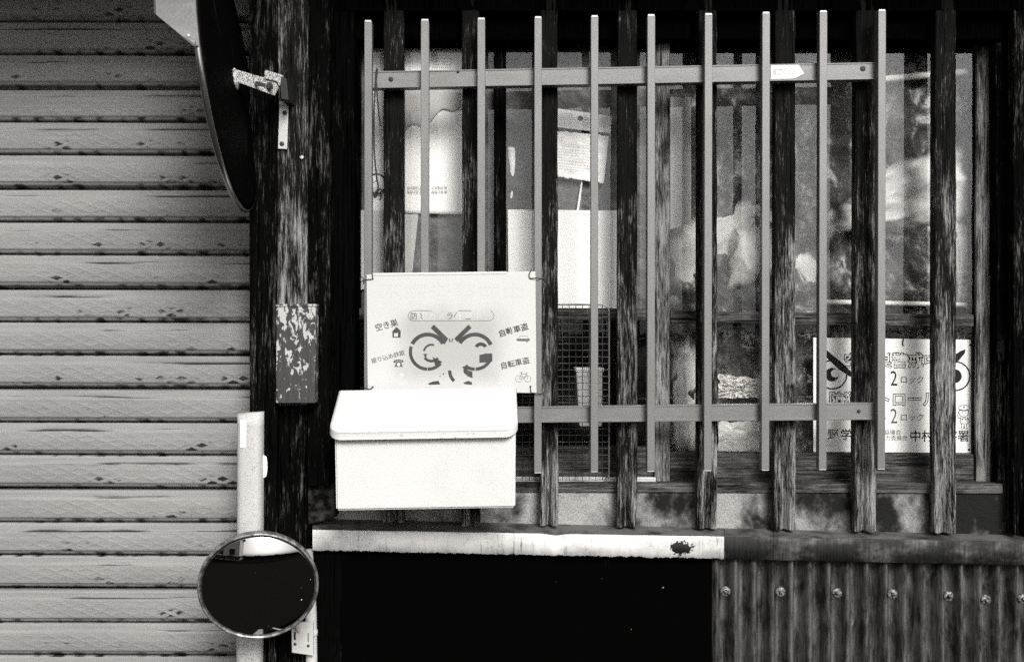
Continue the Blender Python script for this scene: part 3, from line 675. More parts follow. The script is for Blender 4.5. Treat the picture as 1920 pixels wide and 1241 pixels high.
bag('cloth', 'pale cloth folded at the left edge of the right window', 'cloth', 'thin_plastic', [(1245, 425), (1435, 360), (1440, 425), (1245, 590)], 0.20, 51, 0.010, 1.1, 0.014)
bag('cloth', 'white cloth seen through the lower right sash beside its pale stile', 'cloth', 'thin_plastic', [(1258, 664), (1318, 640), (1316, 850), (1258, 850)], 0.175, 61, 0.006, 1.4, 0.006)
card('folded_paper', 'white folded paper at the top left of the right window', 'paper', 'paper_grey', [(1257, 182), (1296, 183), (1296, 420), (1257, 430)], 0.150)
bag('foil_wrapper', 'shiny crinkled foil wrapper above the lower guard rail', 'wrapper', 'bag_white', [(1345, 700), (1430, 712), (1420, 745), (1345, 745)], 0.17, 71, 0.012, 7, 0.0)
bag('paper_sheet', 'pale paper sheet standing below the lower guard rail', 'paper', 'bag_white', [(1346, 792), (1428, 788), (1432, 850), (1346, 848)], 0.165, 81, 0.003, 2, 0.0)
tb = tube('tube_reflection', None, M['bag_white'], [W(1640, 150, 0.16), W(1824, 134, 0.16)], 0.0085, 12); tag(tb, 'pale slanting bar imitating a reflected lamp tube at upper right', 'tube')  # solid pale bar modelled in place of a fluorescent tube's reflection
tb = tube('curtain_rod', None, M['bag_white'], [W(1545, 566, 0.165), W(1826, 572, 0.165)], 0.006, 10); tag(tb, 'pale horizontal rod just above the middle rail', 'rod')
bx = thing('reflection_box', 'pale square box standing in for a bright reflection behind the wire rack', 'box', W(1098, 750, 0.25))  # pale box put where a square reflection glows behind the grid
prism('box_body', bx, M['paper_grey'], [(1080, 696), (1130, 696), (1128, 800), (1086, 800)], 0.20, 0.28, 0.004)
prism('box_lid', bx, M['paper_white'], [(1078, 690), (1132, 690), (1132, 697), (1078, 697)], 0.197, 0.283, 0.002)

cvs = sheet('clear_film', None, M['clear_plastic'], [(1262, 62), (1822, 62), (1822, 846), (1262, 846)], 0.150, 90, 110, lambda u, v: (0, -crease(u, v, 17, 0.004, 6), 0)); tag(cvs, 'thin clear plastic film hanging just behind the right window glass', 'plastic film')

# ------------------------------------------------------------------ wire rack leaning against the left sash
wr = thing('wire_rack', 'dark wire mesh rack with rounded corners behind the mailbox', 'rack', W(1000, 903, 0.08))
YW = 0.078; cx0, cx1, cy0, cy1, rr = 880, 1142, 571, 902, 14
loop = []
for ax, ay, a0 in ((cx1 - rr, cy0 + rr, 90), (cx0 + rr, cy0 + rr, 180), (cx0 + rr, cy1 - rr, 270), (cx1 - rr, cy1 - rr, 0)):
    for k in range(7):
        A = R(a0 - 0 + k * 15) if a0 != 0 else R(270 + k * 15)
        if a0 == 90: A = R(0 + k * 15)
        elif a0 == 180: A = R(90 + k * 15)
        elif a0 == 270: A = R(180 + k * 15)
        loop.append(W(ax + rr * math.cos(A), ay - rr * math.sin(A), YW))
tube('frame', wr, M['wire_pale'], loop, 0.0022, 8, closed=True)
v = []; f = []
def wire(a, b, r):
    a, b = Vector(a), Vector(b); t = (b - a).normalized(); s = t.cross(Vector((0, 1, 0))).normalized(); w_ = Vector((0, 1, 0)); n0 = len(v)
    for p in (a, b):
        for k in range(5): v.append(p + (s * math.cos(k * 1.2566) + w_ * math.sin(k * 1.2566)) * r)
    for k in range(5): f.append((n0 + k, n0 + (k + 1) % 5, n0 + 5 + (k + 1) % 5, n0 + 5 + k))
for i in range(1, 21):
    x = cx0 + (cx1 - cx0) * i / 21; wire(W(x, cy0, YW), W(x, cy1, YW), 0.0009)
for i in range(1, 27):
    y = cy0 + (cy1 - cy0) * i / 27; wire(W(cx0, y, YW + 0.0018), W(cx1, y, YW + 0.0018), 0.0009)
wg = pyd('wire_grid', v, f, M['wire_dark'], wr, True); wg['kind'] = 'stuff'

# ------------------------------------------------------------------ warning sign behind the right sash
s2 = thing('warning_sign', 'white patrol notice with staring eyes behind the right window, lower corner', 'sign', W(1675, 850, 0.14))
YP = 0.1385
prism('panel', s2, M['sign_white'], [(1525, 633), (1824, 637), (1824, 849), (1525, 847)], YP, YP + 0.002, 0.0006)
def z2(x, y): return (1500 + x / 5.17, 620 + y / 5.17)
Yp = YP - 0.00015
def outlined(body, cx, cy, size, space=1.0):
    words('lettering', s2, M['print_dark'], body, cx, cy, size, Yp, off=0.05, space=space)
    words('lettering', s2, M['sign_white'], body, cx, cy, size, Yp - 0.0002, off=0.0, space=space)
x, y = z2(835, 288); outlined('空き巣警戒中', x + 10, y, 30)
x, y = z2(925, 662); outlined('防犯パトロール中', x - 8, y, 29.3)
for yy, mt in ((460, 'print_dark'), (825, 'print_faded')):
    x, y = z2(910, yy); words('lettering', s2, M[mt], '2', x, y, 40, Yp, sx=0.75)
    x, y = z2(1088, yy + 14); words('lettering', s2, M['print_dark'], 'ロック', x, y, 15.5, Yp)
    x, y = z2(800, yy + 10); words('lettering', s2, M['print_dark'], 'は' if yy < 500 else 'も', x, y, 15.5, Yp)
x, y = z2(322, 1003); words('lettering', s2, M['print_faded'], '野', x, y, 21, Yp, off=0.012)
x, y = z2(505, 1003); words('lettering', s2, M['print_dark'], '学区', x, y, 22, Yp, off=0.016)
x, y = z2(885, 982); words('lettering', s2, M['print_dark'], '推進協議会', x - 8, y, 10.4, Yp)
x, y = z2(908, 1038); words('lettering', s2, M['print_dark'], '協力委員会', x, y, 10.4, Yp)
x, y = z2(1355, 1018); words('lettering', s2, M['print_dark'], '中村警察署', x, y, 22.5, Yp, off=0.014)
def eye(cx, cy, brow, dot):
    x, y = z2(cx, cy)
    flat('eye_drawing', s2, M['print_dark'], arc(x, y, 25.4, 28.2, 0, 360, 48) + disc(x - 1, y, 12.8, 32), Yp)
    if dot: flat('eye_drawing', s2, M['sign_white'], disc(x + dot[0], y + dot[1], 7.6, 24), Yp - 0.0002)
    flat('brow', s2, M['print_dark'], [[z2(*p) for p in brow]], Yp - 0.0004)
eye(315, 425, [(190, 120), (262, 190), (420, 320), (500, 400), (528, 455), (480, 440), (380, 375), (262, 265), (200, 190)], (5, -2.5))
eye(1508, 440, [(1605, 178), (1600, 215), (1540, 290), (1420, 395), (1300, 462), (1262, 470), (1265, 440), (1330, 375), (1450, 265), (1560, 195)], None)
def fig(pts, w=1.0): return stroke([z2(*p) for p in pts], w)
pol = arc(*z2(1588, 790), 8.2, 9.4, 150, 390, 24) + fig([(1535, 750), (1545, 730), (1590, 720), (1635, 728), (1645, 750), (1635, 762), (1590, 770), (1545, 762), (1535, 750)]) + fig([(1548, 768), (1590, 778), (1634, 768)])
pol += fig([(1560, 835), (1555, 880), (1560, 900), (1620, 900), (1628, 870), (1620, 835)]) + fig([(1575, 830), (1592, 850), (1612, 830)]) + fig([(1560, 840), (1540, 850), (1528, 820), (1545, 770)]) + fig([(1620, 840), (1640, 865), (1640, 900), (1628, 900)])
pol += fig([(1565, 900), (1568, 930), (1560, 950), (1588, 950), (1592, 905)]) + fig([(1592, 905), (1597, 950), (1622, 950), (1612, 930), (1614, 900)])
pol += disc(*z2(1575, 858), 1.5, 10) + disc(*z2(1608, 858), 1.5, 10) + disc(*z2(1575, 795), 1.0, 8) + disc(*z2(1605, 795), 1.0, 8) + fig([(1583, 812), (1590, 815), (1598, 812)], 0.8) + disc(*z2(1590, 740), 1.6, 10)
flat('officer_drawing', s2, M['print_dark'], pol, Yp)
for q in ((1650, 140), (1640, 1152)): flat('nail_hole', s2, M['print_dark'], disc(*z2(*q), 2.2, 14), Yp)
tube('hanging_wire', s2, M['cord_black'], [W(*z2(1010, 60), Yp - 0.002), W(*z2(1000, 100), Yp - 0.003), W(*z2(995, 125), Yp - 0.002), W(*z2(1002, 150), Yp)], 0.0014, 6)

# ------------------------------------------------------------------ aluminium window guard
gr = thing('window_guard', 'aluminium window guard of upright bars on two cross rails', 'window guard', W(1170, 890, 0))
bars = [(683, 697, 38, 889), (789, 804, 36, 888), (895, 909.5, 33.5, 887), (1002, 1016, 31, 887), (1108, 1122, 29, 885), (1214, 1228.5, 27, 884), (1321.5, 1336, 25, 883), (1429.5, 1444, 22.5, 882), (1537, 1551.5, 20, 881), (1647, 1661.5, 18, 880)]
YBAR = -0.020
for i, (x0, x1, y0, y1) in enumerate(bars):
    dx = -1.5 if i > 5 else -0.5
    bar = prism('bar', gr, M['guard_aluminium'], [(x0, y0 + 3), (x1, y0 + 3), (x1 + dx, y1 - 2), (x0 + dx, y1 - 2)], YBAR, YBAR + 0.022, 0.0011)
    prism('end_cap', bar, M['zinc_plate'], [(x0 + 1.6, y0), (x1 - 1.6, y0), (x1 - 0.4, y0 + 3.4), (x0 + 0.4, y0 + 3.4)], YBAR + 0.0012, YBAR + 0.0208, 0.0004)
    prism('end_cap', bar, M['zinc_plate'], [(x0 + dx + 0.5, y1 - 2.4), (x1 + dx - 0.5, y1 - 2.4), (x1 + dx - 0.8, y1), (x0 + dx + 0.8, y1)], YBAR + 0.0012, YBAR + 0.0208, 0.0004)
def rail(x0, y0a, y0b, x1, y1a, y1b):
    def at(t, s): 
        xa = x0 + (x1 - x0) * t
        return (xa, (y0a + (y1a - y0a) * t) * (1 - s) + (y0b + (y1b - y0b) * t) * s)
    r = prism('rail', gr, M['rail_aluminium'], [at(0, 0), at(1, 0), at(1, 1), at(0, 1)], 0.0026, 0.0290, 0.001)
    prism('rail_lip', r, M['rail_aluminium'], [at(0, 0.86), at(1, 0.86), at(1, 0.99), at(0, 0.99)], 0.0012, 0.0024, 0.0003)
    prism('rail_lip', r, M['rail_aluminium'], [at(0, 0.01), at(1, 0.01), at(1, 0.08), at(0, 0.08)], 0.0012, 0.0024, 0.0003)
    return r
r1 = rail(690, 134, 166, 1641, 117, 149); r2 = rail(690, 766, 795, 1641, 755, 787)
def screw(parent, x, y, Y, r, mat='screw_black', cross=True):
    s = lathe('screw', parent, M[mat], W(x, y, Y), Vector((0, -1, 0)), Vector((0, 0, 1)), [(0.0, 0.0009), (r * 0.6, 0.0011), (r * 0.95, 0.0007), (r, 0.0)], 16)
    return s
screw(r1, 733, 149, 0.0024, 0.0056); screw(r1, 1618, 129, 0.0024, 0.0062); screw(r2, 1610, 771, 0.0024, 0.0042); screw(r1, 859, 134.5, 0.0010, 0.003)
st = prism('sticker', r1, M['paper_white'], [(1445.5, 122), (1497, 120.5), (1501, 126), (1508.5, 138), (1493, 146), (1480, 149), (1446, 150)], 0.0015, 0.0023)
st['label'] = 'white peeling arrow shaped sticker'
YK = 0.0009
flat('sticker_print', r1, M['print_pale'], stroke([(1478, 129.5), (1451, 130.3), (1451, 139.5), (1466, 139.5)], 1.6) + [rect(1452, 131, 1456, 139)] + stroke([(1498, 121), (1508.5, 138), (1493, 146)], 0.7) + [s_ for i in range(6) for s_ in stroke([(1462 + 6 * i, 121.5), (1462 + 6 * i, 127)], 0.4)] + [s_ for i in range(5) for s_ in stroke([(1470 + 6 * i, 142), (1470 + 6 * i, 147)], 0.4)], YK)
words('sticker_print', r1, M['print_pale'], '2020', 1476, 135, 11.5, YK, sx=1.35)

# ------------------------------------------------------------------ black cord looped over the upper rail
cd = [W(713, 236, -0.004), W(709, 200, -0.004), W(706, 160, -0.003), W(705, 140, -0.001), W(706, 131, 0.004), W(707.5, 132, 0.0), W(705, 150, -0.003), W(702, 190, -0.004), W(701, 240, -0.004), W(702, 290, -0.004), W(706, 330, -0.003), W(709, 352, -0.003), W(704, 362, -0.005), W(702, 371, -0.004), W(706, 366, -0.003), W(710, 355, -0.006), W(715, 357, -0.005), W(715, 368, -0.004), W(712, 376, -0.004)]
def smooth_pts(p, n=5):
    out = []
    for i in range(len(p) - 1):
        a, b, c, d = p[max(0, i - 1)], p[i], p[i + 1], p[min(len(p) - 1, i + 2)]
        for k in range(n):
            t = k / n; out.append(0.5 * ((2 * b) + (c - a) * t + (2 * a - 5 * b + 4 * c - d) * t * t + (3 * b - a - 3 * c + d) * t ** 3))
    return out + [p[-1]]
o = tube('cord', None, M['cord_black'], smooth_pts(cd), 0.0019, 7); tag(o, 'black cord looped over the left end of the upper guard rail', 'cord')

# ------------------------------------------------------------------ faded crime prevention sign on the guard
s1 = thing('warning_sign', 'faded white warning sign with eyes wired to the guard above the mailbox', 'sign', W(846, 735, -0.024))
Y1 = -0.0252
prism('panel', s1, M['sign_board'], [(687, 515), (1004, 509), (1006, 737), (689, 731)], Y1, Y1 + 0.002, 0.0007)
prism('top_strip', s1, M['white_enamel'], [(698, 512), (950, 509), (950, 513.5), (698, 516.5)], Y1 - 0.0012, Y1 - 0.0001, 0.0003)
def z1(x, y): return (670 + x / 4.964, 500 + y / 4.964)
Yq = Y1 - 0.00015
def Z1(l): return [z1(*p) for p in l]
def a1(cx, cy, r0, r1_, a0, b0, n=22): return arc(*z1(cx, cy), r0 / 4.964, r1_ / 4.964, a0, b0, n)
x, y = z1(880, 250); words('lettering', s1, M['print_ghost'], '不審者警戒中', x, y, 46, Yq, off=0.0)
pill = stroke(Z1([(690, 410), (520, 410)]), 0.9) + a1(520, 457, 44, 48.5, 90, 270, 14) + stroke(Z1([(520, 504), (1225, 504)]), 0.9) + a1(1225, 457, 44, 48.5, -90, 75, 14) + stroke(Z1([(940, 410), (1060, 410)]), 0.9)
flat('pill_outline', s1, M['print_faded'], pill, Yq)
for ch, cx, mt in (('防', 527, 'print_faded'), ('犯', 612, 'print_ghost'), ('カ', 697, 'print_ghost'), ('メ', 780, 'print_ghost'), ('ラ', 862, 'print_faded'), ('作', 948, 'print_ghost'), ('動', 1034, 'print_ghost'), ('中', 1120, 'print_ghost')):
    x, y = z1(cx, 460); words('lettering', s1, M[mt], ch, x, y, 14.5, Yq, off=0.005)
flat('lettering', s1, M['print_faded'], stroke(Z1([(585, 432), (603, 455), (590, 470), (604, 486)]), 1.2) + stroke(Z1([(925, 425), (902, 465)]), 1.2) + stroke(Z1([(1005, 486), (1060, 486)]), 1.2), Yq - 0.0002)
x, y = z1(272, 542); words('lettering', s1, M['print_faded'], '空き巣', x, y, 14.8, Yq, 15, 0.02)
x, y = z1(285, 838); words('lettering', s1, M['print_faded'], '振り込め詐欺', x, y, 10.9, Yq, 15, 0.012)
x, y = z1(1456, 588); words('lettering', s1, M['print_grey'], '自動車盗', x, y, 14.4, Yq, 15.5, 0.022)
x, y = z1(1470, 895); words('lettering', s1, M['print_grey'], '自転車盗', x, y, 14.0, Yq, 12.5, 0.016)
eyes = a1(655, 792, 143, 179, 28, 153) + a1(655, 792, 146, 176, 162, 268) + a1(655, 792, 146, 176, 270, 318) + [Z1([(700, 840), (792, 885), (728, 930)])]
eyes += [Z1([(712, 538), (845, 668), (815, 700), (682, 570)])] + [Z1([(1035, 538), (1063, 570), (930, 700), (902, 668)])] + [Z1([(760, 640), (845, 672), (810, 726)])] + [Z1([(985, 640), (902, 672), (965, 706)])]
eyes += a1(690, 797, 62, 80, 70, 170) + [Z1([(612, 810), (650, 812), (636, 850)])] + a1(690, 800, 66, 90, 215, 320, 14)
eyes += a1(1095, 792, 143, 179, 24, 150) + a1(1150, 770, 34, 66, 28, 152, 14) + [Z1([(1136, 820), (1165, 816), (1190, 808), (1256, 808), (1256, 880), (1210, 890), (1136, 893)])] + a1(1095, 792, 146, 176, 272, 330) + a1(1095, 792, 146, 176, 236, 269, 12) + [Z1([(975, 935), (1030, 910), (1025, 975)])]
eyes += stroke(Z1([(857, 668), (862, 702)]), 2) + stroke(Z1([(885, 668), (880, 702)]), 2)
eyes += a1(985, 970, 110, 140, 178, 228, 10) + [Z1([(985, 950), (1070, 975), (1072, 1036), (1030, 1020), (990, 985)])] + [Z1([(985, 1080), (1030, 1062), (1068, 1075), (1066, 1098), (1000, 1092)])] + [Z1([(660, 1085), (700, 1070), (755, 1060), (772, 1095), (665, 1098)])] + disc(*z1(770, 1018), 1.0, 8) + disc(*z1(803, 998), 1.5, 8)
flat('eye_drawing', s1, M['print_grey'], eyes, Yq)
house = [Z1([(318, 608), (365, 560), (408, 602)]), Z1([(327, 608), (403, 603), (403, 660), (327, 660)])]
flat('house_icon', s1, M['print_grey'], house, Yq)
flat('house_icon', s1, M['sign_white'], [Z1(q) for q in ([(343, 620), (358, 620), (358, 633), (343, 633)], [(362, 620), (377, 620), (377, 633), (362, 633)], [(343, 637), (358, 637), (358, 650), (343, 650)], [(362, 637), (377, 637), (377, 650), (362, 650)])], Yq - 0.0002)
flat('phone_icon', s1, M['print_faded'], [Z1([(335, 885), (345, 868), (385, 862), (425, 868), (432, 888), (412, 893), (408, 878), (360, 878), (356, 893), (338, 895)]), Z1([(362, 882), (405, 882), (424, 932), (345, 932)])], Yq)
flat('phone_icon', s1, M['sign_white'], disc(*z1(384, 910), 2.9, 16), Yq - 0.0002)
flat('car_icon', s1, M['print_faded'], stroke(Z1([(1482, 672), (1600, 672), (1604, 686), (1590, 692), (1490, 690), (1482, 672)]), 0.9) + stroke(Z1([(1495, 672), (1512, 646), (1582, 646), (1596, 672)]), 0.7) + [Z1([(1486, 674), (1602, 674), (1600, 688), (1492, 688)])] + [Z1([(1570, 690), (1586, 690), (1584, 704), (1574, 704)])], Yq)
bk = arc(*z1(1502, 1042), 5.6, 6.4, 0, 360, 24) + arc(*z1(1586, 1044), 5.6, 6.4, 0, 360, 24) + stroke(Z1([(1502, 1042), (1530, 998), (1572, 998), (1545, 1042), (1502, 1042)]), 0.7) + stroke(Z1([(1524, 985), (1545, 1042)]), 0.8) + stroke(Z1([(1586, 1044), (1570, 990), (1585, 985)]), 0.8) + stroke(Z1([(1512, 984), (1536, 984)]), 1.1)
flat('bicycle_icon', s1, M['print_faded'], bk, Yq)
flat('person_icon', s1, M['print_ghost'], [Z1([(355, 1075), (390, 1068), (445, 1070), (440, 1095), (400, 1110), (365, 1100)])] + disc(*z1(415, 1005), 4.5, 16, 0.7), Yq)
flat('small_print', s1, M['print_ghost'], [Z1([(480 + 22 * i, 1108), (496 + 22 * i, 1108), (496 + 22 * i, 1122), (480 + 22 * i, 1122)]) for i in range(36)], Yq)
def tie(pts): tube('wire_tie', s1, M['cord_black'], smooth_pts([W(670 + a / 4.964, 500 + b / 4.964, c) for a, b, c in pts], 4), 0.0010, 6)
tie([(138, 62, -0.027), (142, 90, -0.028), (140, 115, -0.026), (105, 118, -0.028), (60, 128, -0.025), (35, 140, -0.02), (24, 105, -0.02), (45, 98, -0.022), (60, 125, -0.022), (55, 165, -0.02)])
tie([(1620, 32, -0.027), (1600, 70, -0.028), (1608, 110, -0.026), (1660, 105, -0.029), (1720, 115, -0.018), (1745, 140, 0.0), (1785, 182, 0.02)])
tie([(150, 1115, -0.026), (120, 1138, -0.028), (75, 1130, -0.028), (30, 1125, -0.02)])
tie([(1610, 1112, -0.026), (1618, 1168, -0.028), (1650, 1175, -0.028), (1720, 1182, -0.022), (1745, 1140, -0.012), (1752, 1085, -0.01), (1730, 1090, -0.01), (1722, 1170, -0.018), (1738, 1205, -0.02)])
for (x_, y_) in ((142, 115), (1608, 110), (140, 1120), (1612, 1115)):
    lathe('eyelet', s1, M['screw_dark'], W(*z1(x_, y_), Y1 - 0.0004), Vector((0, -1, 0)), Vector((0, 0, 1)), [(0.0, 0.0004), (0.0018, 0.0008), (0.0022, 0.0)], 12)

# ------------------------------------------------------------------ mailbox
mb = thing('mailbox', 'white metal mailbox with sloping lid hanging on the window guard', 'mailbox', W(797, 957, -0.08))
yb_, yf_ = -0.030, -0.150
bm = bmesh.new()
fp = [W(627, 800, yf_), W(967, 797, yf_), W(966, 951.5, yf_), W(630, 957, yf_)]
a = [bm.verts.new(p) for p in fp]; b = [bm.verts.new((p.x, yb_, p.z + (0.055 if i < 2 else 0.0))) for i, p in enumerate(fp)]
bm.faces.new(a); bm.faces.new(b[::-1])
for i in range(4): bm.faces.new([a[i], b[i], b[(i + 1) % 4], a[(i + 1) % 4]])
bmesh.ops.recalc_face_normals(bm, faces=bm.faces)
bmesh.ops.bevel(bm, geom=list(bm.edges), offset=0.004, segments=3, affect='EDGES')
from_bm('body', bm, M['white_enamel'], mb, False)
# lid: rounded front corners, rolled lip
bl, brt, fr_, fl = W(635, 732, yb_), W(968.5, 726, yb_), W(971.5, 805, -0.163), W(614.5, 811, -0.163)
out = []; rc = 0.075
def lp(u, v): return bl.lerp(brt, u).lerp(fl.lerp(fr_, u), v)
Lx = (fr_ - fl).length; Ly = (fl - bl).length; ru, rv = 0.028 / Lx, 0.030 / Ly
out += [lp(0, 0), lp(1, 0)]
for k in range(9): A = R(k * 90 / 8); out.append(lp(1 - ru + ru * math.cos(A), 1 - rv + rv * math.sin(A)))
for k in range(9): A = R(90 + k * 90 / 8); out.append(lp(ru + ru * math.cos(A), 1 - rv + rv * math.sin(A)))
ctr = sum(out, Vector()) / len(out); dn = Vector((0, -0.002, -0.0165)); nrm = (brt - bl).cross(fl - bl).normalized()
if nrm.z < 0: nrm = -nrm
def ring(scale, off): return [ctr + (p - ctr) * scale + off for p in out]
rings = [ring(0.962, nrm * 0.0016), ring(0.972, nrm * 0.0022), ring(0.978, nrm * 0.0006), ring(0.992, nrm * 0.0004), ring(0.998, nrm * -0.002), ring(1.0, nrm * -0.005), ring(1.0, dn * 0.9), ring(0.995, dn), ring(0.985, dn)]
for rg in rings:      # the back edge stays straight against the guard
    for i in (0, 1): rg[i].y = min(rg[i].y, yb_)
v = [p for rg in rings for p in rg]; n = len(out); f = [tuple(range(n))]
for j in range(len(rings) - 1):
    for k in range(n): f.append((j * n + k, j * n + (k + 1) % n, (j + 1) * n + (k + 1) % n, (j + 1) * n + k))
ld = pyd('lid', v, f, M['white_enamel'], mb); ld.data.materials.append(M['white_enamel_worn'])
bm = bmesh.new(); bm.from_mesh(ld.data); bmesh.ops.recalc_face_normals(bm, faces=bm.faces); bm.to_mesh(ld.data); bm.free()
for i, p in enumerate(ld.data.polygons):
    p.use_smooth = i > 0
    if i > 5 * n: p.material_index = 1
tube('latch_loop', mb, M['pipe_white'], smooth_pts([W(903, 954, -0.07), W(901, 959, -0.075), W(905, 961.5, -0.075), W(909, 958, -0.07)], 4), 0.0012, 6)

# ------------------------------------------------------------------ traffic mirror seen from behind, upper left
def view(c): return (Vector((0, -D, H)) - c).normalized()
tm = thing('traffic_mirror', 'large round street mirror seen edge-on from behind, bracketed to the dark post', 'mirror', W(420, 395, -0.2))
c = W(427, 150, -0.19); cv = view(c); rgt = Vector((1, 0, 0.09)); rgt = (rgt - cv * rgt.dot(cv)).normalized()
bn = (cv * math.cos(R(80.6)) + rgt * math.sin(R(80.6))).normalized(); Rm = 248 * (D - 0.19) / F; UP = Vector((0, 0, 1))
lathe('rim', tm, M['bright_metal'], c, bn, UP, [(Rm * 0.965, -0.004), (Rm * 0.985, -0.006), (Rm, -0.004), (Rm * 1.003, 0.0), (Rm, 0.004), (Rm * 0.985, 0.006), (Rm * 0.965, 0.004), (Rm * 0.965, -0.004)], 96)
lathe('back_dish', tm, M['dish_black'], c, bn, UP, [(Rm * 0.985, 0.0055), (Rm * 0.93, 0.008), (Rm * 0.80, 0.010), (Rm * 0.5, 0.013), (Rm * 0.2, 0.015), (0.0, 0.016)], 72)
lathe('mirror_face', tm, M['mirror_face'], c, -bn, UP, [(Rm * 0.95, 0.0), (Rm * 0.8, 0.006), (Rm * 0.5, 0.013), (Rm * 0.2, 0.017), (0.0, 0.018)], 72)
s_, u_, n_ = frame_of(bn, UP); v = []; f = []; NA = 40
near = s_ if s_.dot(cv) > 0 else -s_
for k in range(NA + 1):
    A = R(-2 + (168 + 2) * k / NA); p = c + near * math.cos(A) * Rm * 1.01 + u_ * math.sin(A) * Rm * 1.01
    q = min(1.0, min(k, NA - k) / 3.0); dpt = 0.004 + 0.060 * q
    o_ = (near * math.cos(A) + u_ * math.sin(A))
    v += [p + n_ * 0.004, p - n_ * dpt + o_ * 0.006, p - n_ * (dpt + 0.002) + o_ * 0.012, p - n_ * (dpt + 0.001) + o_ * 0.004, p + n_ * 0.003 - o_ * 0.0012]
for k in range(NA):
    for j in range(4): f.append((k * 5 + j, (k + 1) * 5 + j, (k + 1) * 5 + j + 1, k * 5 + j + 1))
pyd('hood', v, f, M['hood_metal'], tm)
pp = c + near * math.cos(R(2)) * Rm * 1.015 + u_ * math.sin(R(2)) * Rm * 1.015
lathe('hood_rivet', tm, M['zinc_plate'], pp - n_ * 0.012, near, UP, [(0.0, 0.004), (0.003, 0.003), (0.004, 0.0)], 12)
lathe('hub', tm, M['rusty_white_paint'], c + bn * 0.012, bn, UP, [(0.022, 0.0), (0.022, 0.006), (0.010, 0.010), (0.0, 0.010)], 24)
def plate(name, mat, pts, th):
    bm = bmesh.new(); a = [bm.verts.new(W(x, y, Y)) for x, y, Y in pts]; b = [bm.verts.new(p.co + Vector((0.3 * th, th, 0))) for p in a]; n = len(a)
    bm.faces.new(a); bm.faces.new(b[::-1])
    for i in range(n): bm.faces.new([a[i], b[i], b[(i + 1) % n], a[(i + 1) % n]])
    return from_bm(name, bm, M[mat], tm)
def by(x): return -0.215 + (x - 435) / 91 * 0.140
plate('bracket', 'rusty_white_paint', [(x, y, by(x)) for x, y in ((435, 150), (439, 129.5), (484, 143), (526, 152.5), (513, 179))], 0.004)
plate('bracket', 'rusty_white_paint', [(x, y, by(x) - 0.006) for x, y in ((497, 131), (529, 141), (523, 160), (519, 152.5), (495, 147))], 0.005)
plate('bracket_end', 'rusty_white_paint', [(427, 151, -0.200), (433, 129.5, -0.200), (437.5, 130, -0.214), (433, 151, -0.214)], 0.003)
prism('wall_mount', tm, M['screw_black'], [(524, 142), (537, 148), (541, 188), (527, 186)], -0.080, -0.020, 0.001)
bt = lathe('bolt', tm, M['screw_black'], W(504, 163, -0.112), Vector((0, -1, 0)), UP, [(0.0105, 0.0), (0.0105, 0.002), (0.0065, 0.0022), (0.006, 0.007), (0.0, 0.007)], 6, False)
prism('bolt_slot', tm, M['screw_black'], [(479, 152), (498, 157), (496, 164), (477, 160)], -0.155, -0.1535, 0.0002)

# metal strip and nail on the pale post
mp = thing('metal_strip', 'flat metal strip with two screws on the pale post', 'metal strip', W(530, 280, -0.024))
prism('plate', mp, M['zinc_plate'], [(524, 190), (541, 190), (538, 280), (521, 279)], -0.0245, -0.0215, 0.0006)
for x, y in ((534, 212), (528.5, 270)):
    s = lathe('screw', mp, M['screw_dark'], W(x, y, -0.0247), Vector((0, -1, 0)), UP, [(0.0, 0.0008), (0.004, 0.0008), (0.0055, 0.0)], 14)
    flat('cross_slot', s, M['screw_black'], stroke([(x - 2.6, y), (x + 2.6, y)], 1) + stroke([(x, y - 2.6), (x, y + 2.6)], 1), -0.0258)
nl = lathe('nail', None, M['zinc_plate'], W(566, 296, -0.0215), Vector((0, -1, 0.3)), UP, [(0.0, 0.004), (0.004, 0.0035), (0.0048, 0.002), (0.002, 0.001), (0.002, -0.004)], 14); tag(nl, 'bright nail head in the pale post below the metal strip', 'nail')

# peeling wooden box on the post
wb = thing('wooden_box', 'upright wooden block with peeling pale paint on the post', 'wooden box', W(553, 755, -0.05))
beam('body', wb, M['peeled_paint_wood'], (518, 591, 574), (517.5, 590, 755), -0.058, 0.036, 24, wob=0.0006)
prism('top', wb, M['peeled_paint_wood'], rect(517, 570, 591.5, 574.5), -0.060, -0.021, 0.001)

# ------------------------------------------------------------------ crackled white cover strip, pipe and small convex mirror
pc = thing('cable_cover', 'upright white cover strip with crackled paint at the shutter edge', 'cover strip', W(470, 1830, -0.05))
v = []; f = []; n = 18; hgt = 50
for j in range(hgt + 1):
    py = 776 + (1829 - 776) * j / hgt
    for k in range(n + 1):
        A = math.pi * k / n; cx = 471 - 0.004 * (py - 776)
        p = W(cx - 24.2 * math.copysign(abs(math.cos(A)) ** 0.6, math.cos(A)), py + (0.0 if j else 3 * math.sin(A * 1.5) - 2), -0.034); p.y -= 0.026 * math.sin(A) ** 0.7 if 0 < k < n else 0.0; v.append(p)
for j in range(hgt):
    for k in range(n): f.append((j * (n + 1) + k, (j + 1) * (n + 1) + k, (j + 1) * (n + 1) + k + 1, j * (n + 1) + k + 1))
f.append(tuple(range(n + 1)))
pyd('strip', v, f, M['crackled_white_paint'], pc, True)
prism('paper_tag', pc, M['paper_white'], [(450, 787), (462, 788), (461, 838), (450, 839)], -0.0600, -0.0585)
flat('tag_edge', pc, M['print_pale'], stroke([(450, 787), (451, 836)], 0.9) + stroke([(462, 788), (462, 830)], 0.7), -0.0606)
sheet('paint_flake', pc, M['paper_white'], [(490, 850), (500, 856), (500, 892), (490, 900)], -0.036, 6, 10, lambda u, v: (0.0022 * math.sin(v * math.pi) * u, -0.004 * u, 0), 0.0008)

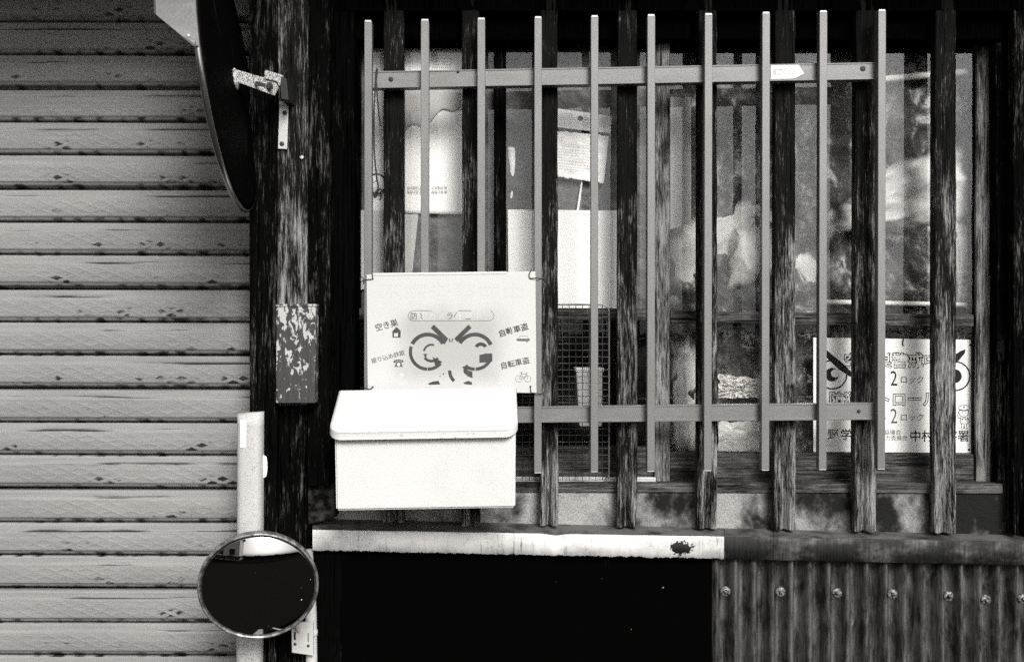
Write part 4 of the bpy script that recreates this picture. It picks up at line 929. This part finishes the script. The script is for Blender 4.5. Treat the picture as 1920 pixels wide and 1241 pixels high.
pi_ = thing('white_pipe', 'thin white pipe with bent top right of the convex mirror', 'pipe', W(585, 1830, -0.02))
tube('pipe', pi_, M['pipe_white'], [W(577, 1029, -0.006), W(578, 1060, -0.012), W(580, 1095, -0.018), W(583, 1150, -0.02), W(585, 1300, -0.02), W(586, 1826, -0.02)], [0.0115, 0.012, 0.0125, 0.0128, 0.0128, 0.0128], 14)
lathe('collar', pi_, M['pipe_white'], W(583.5, 1180, -0.02), Vector((0, 0, -1)), Vector((0, -1, 0)), [(0.0128, 0.0), (0.0145, 0.002), (0.0145, 0.012), (0.0128, 0.014)], 20)

cm = thing('convex_mirror', 'small round convex mirror with grey rim in front of the white cover strip', 'mirror', W(484, 1200, -0.2))
c2 = W(484, 1105, -0.20); cv = view(c2); dwn = Vector((-0.12, 0, -1)); dwn = (dwn - cv * dwn.dot(cv)).normalized()
n2 = (cv * math.cos(R(30.5)) + dwn * math.sin(R(30.5))).normalized(); r2_ = 111.5 * (D - 0.2) / F; rho = r2_ * 1.75
dome = []
for k in range(25):
    r = r2_ * 0.965 * (1 - k / 24); dome.append((r, math.sqrt(rho * rho - r * r) - math.sqrt(rho * rho - (r2_ * 0.965) ** 2)))
hmax = dome[-1][1]
lathe('mirror_face', cm, M['mirror_face'], c2 - n2 * hmax * 0.35, n2, UP, dome, 96)
lathe('rim', cm, M['mirror_rim'], c2 - n2 * hmax * 0.35, n2, UP, [(r2_ * 0.955, 0.0), (r2_ * 0.962, 0.004), (r2_ * 0.985, 0.0045), (r2_, 0.001), (r2_ * 1.002, -0.006), (r2_ * 0.985, -0.014), (r2_ * 0.93, -0.016)], 96)
lathe('back_shell', cm, M['dish_black'], c2 - n2 * (hmax * 0.35 + 0.0155), -n2, UP, [(r2_ * 0.96, 0.0), (r2_ * 0.7, 0.012), (r2_ * 0.3, 0.02), (0.0, 0.022)], 48)
tube('mounting_arm', cm, M['pipe_white'], smooth_pts([c2 - n2 * 0.04, W(520, 1120, -0.11), W(552, 1165, -0.06), W(562, 1185, -0.038)], 4), 0.007, 10)
mbk = prism('mounting_plate', cm, M['pipe_white'], [(546, 1168), (587, 1166), (587, 1229), (547, 1223)], -0.046, -0.037, 0.0012)
for x, y in ((553, 1207), (578, 1210)):
    screw(mbk, x, y, -0.0465, 0.0034, 'screw_dark')
flat('plate_slot', mbk, M['screw_black'], [rect(551, 1184, 554.5, 1199), rect(577, 1186, 578.5, 1203)], -0.0468)
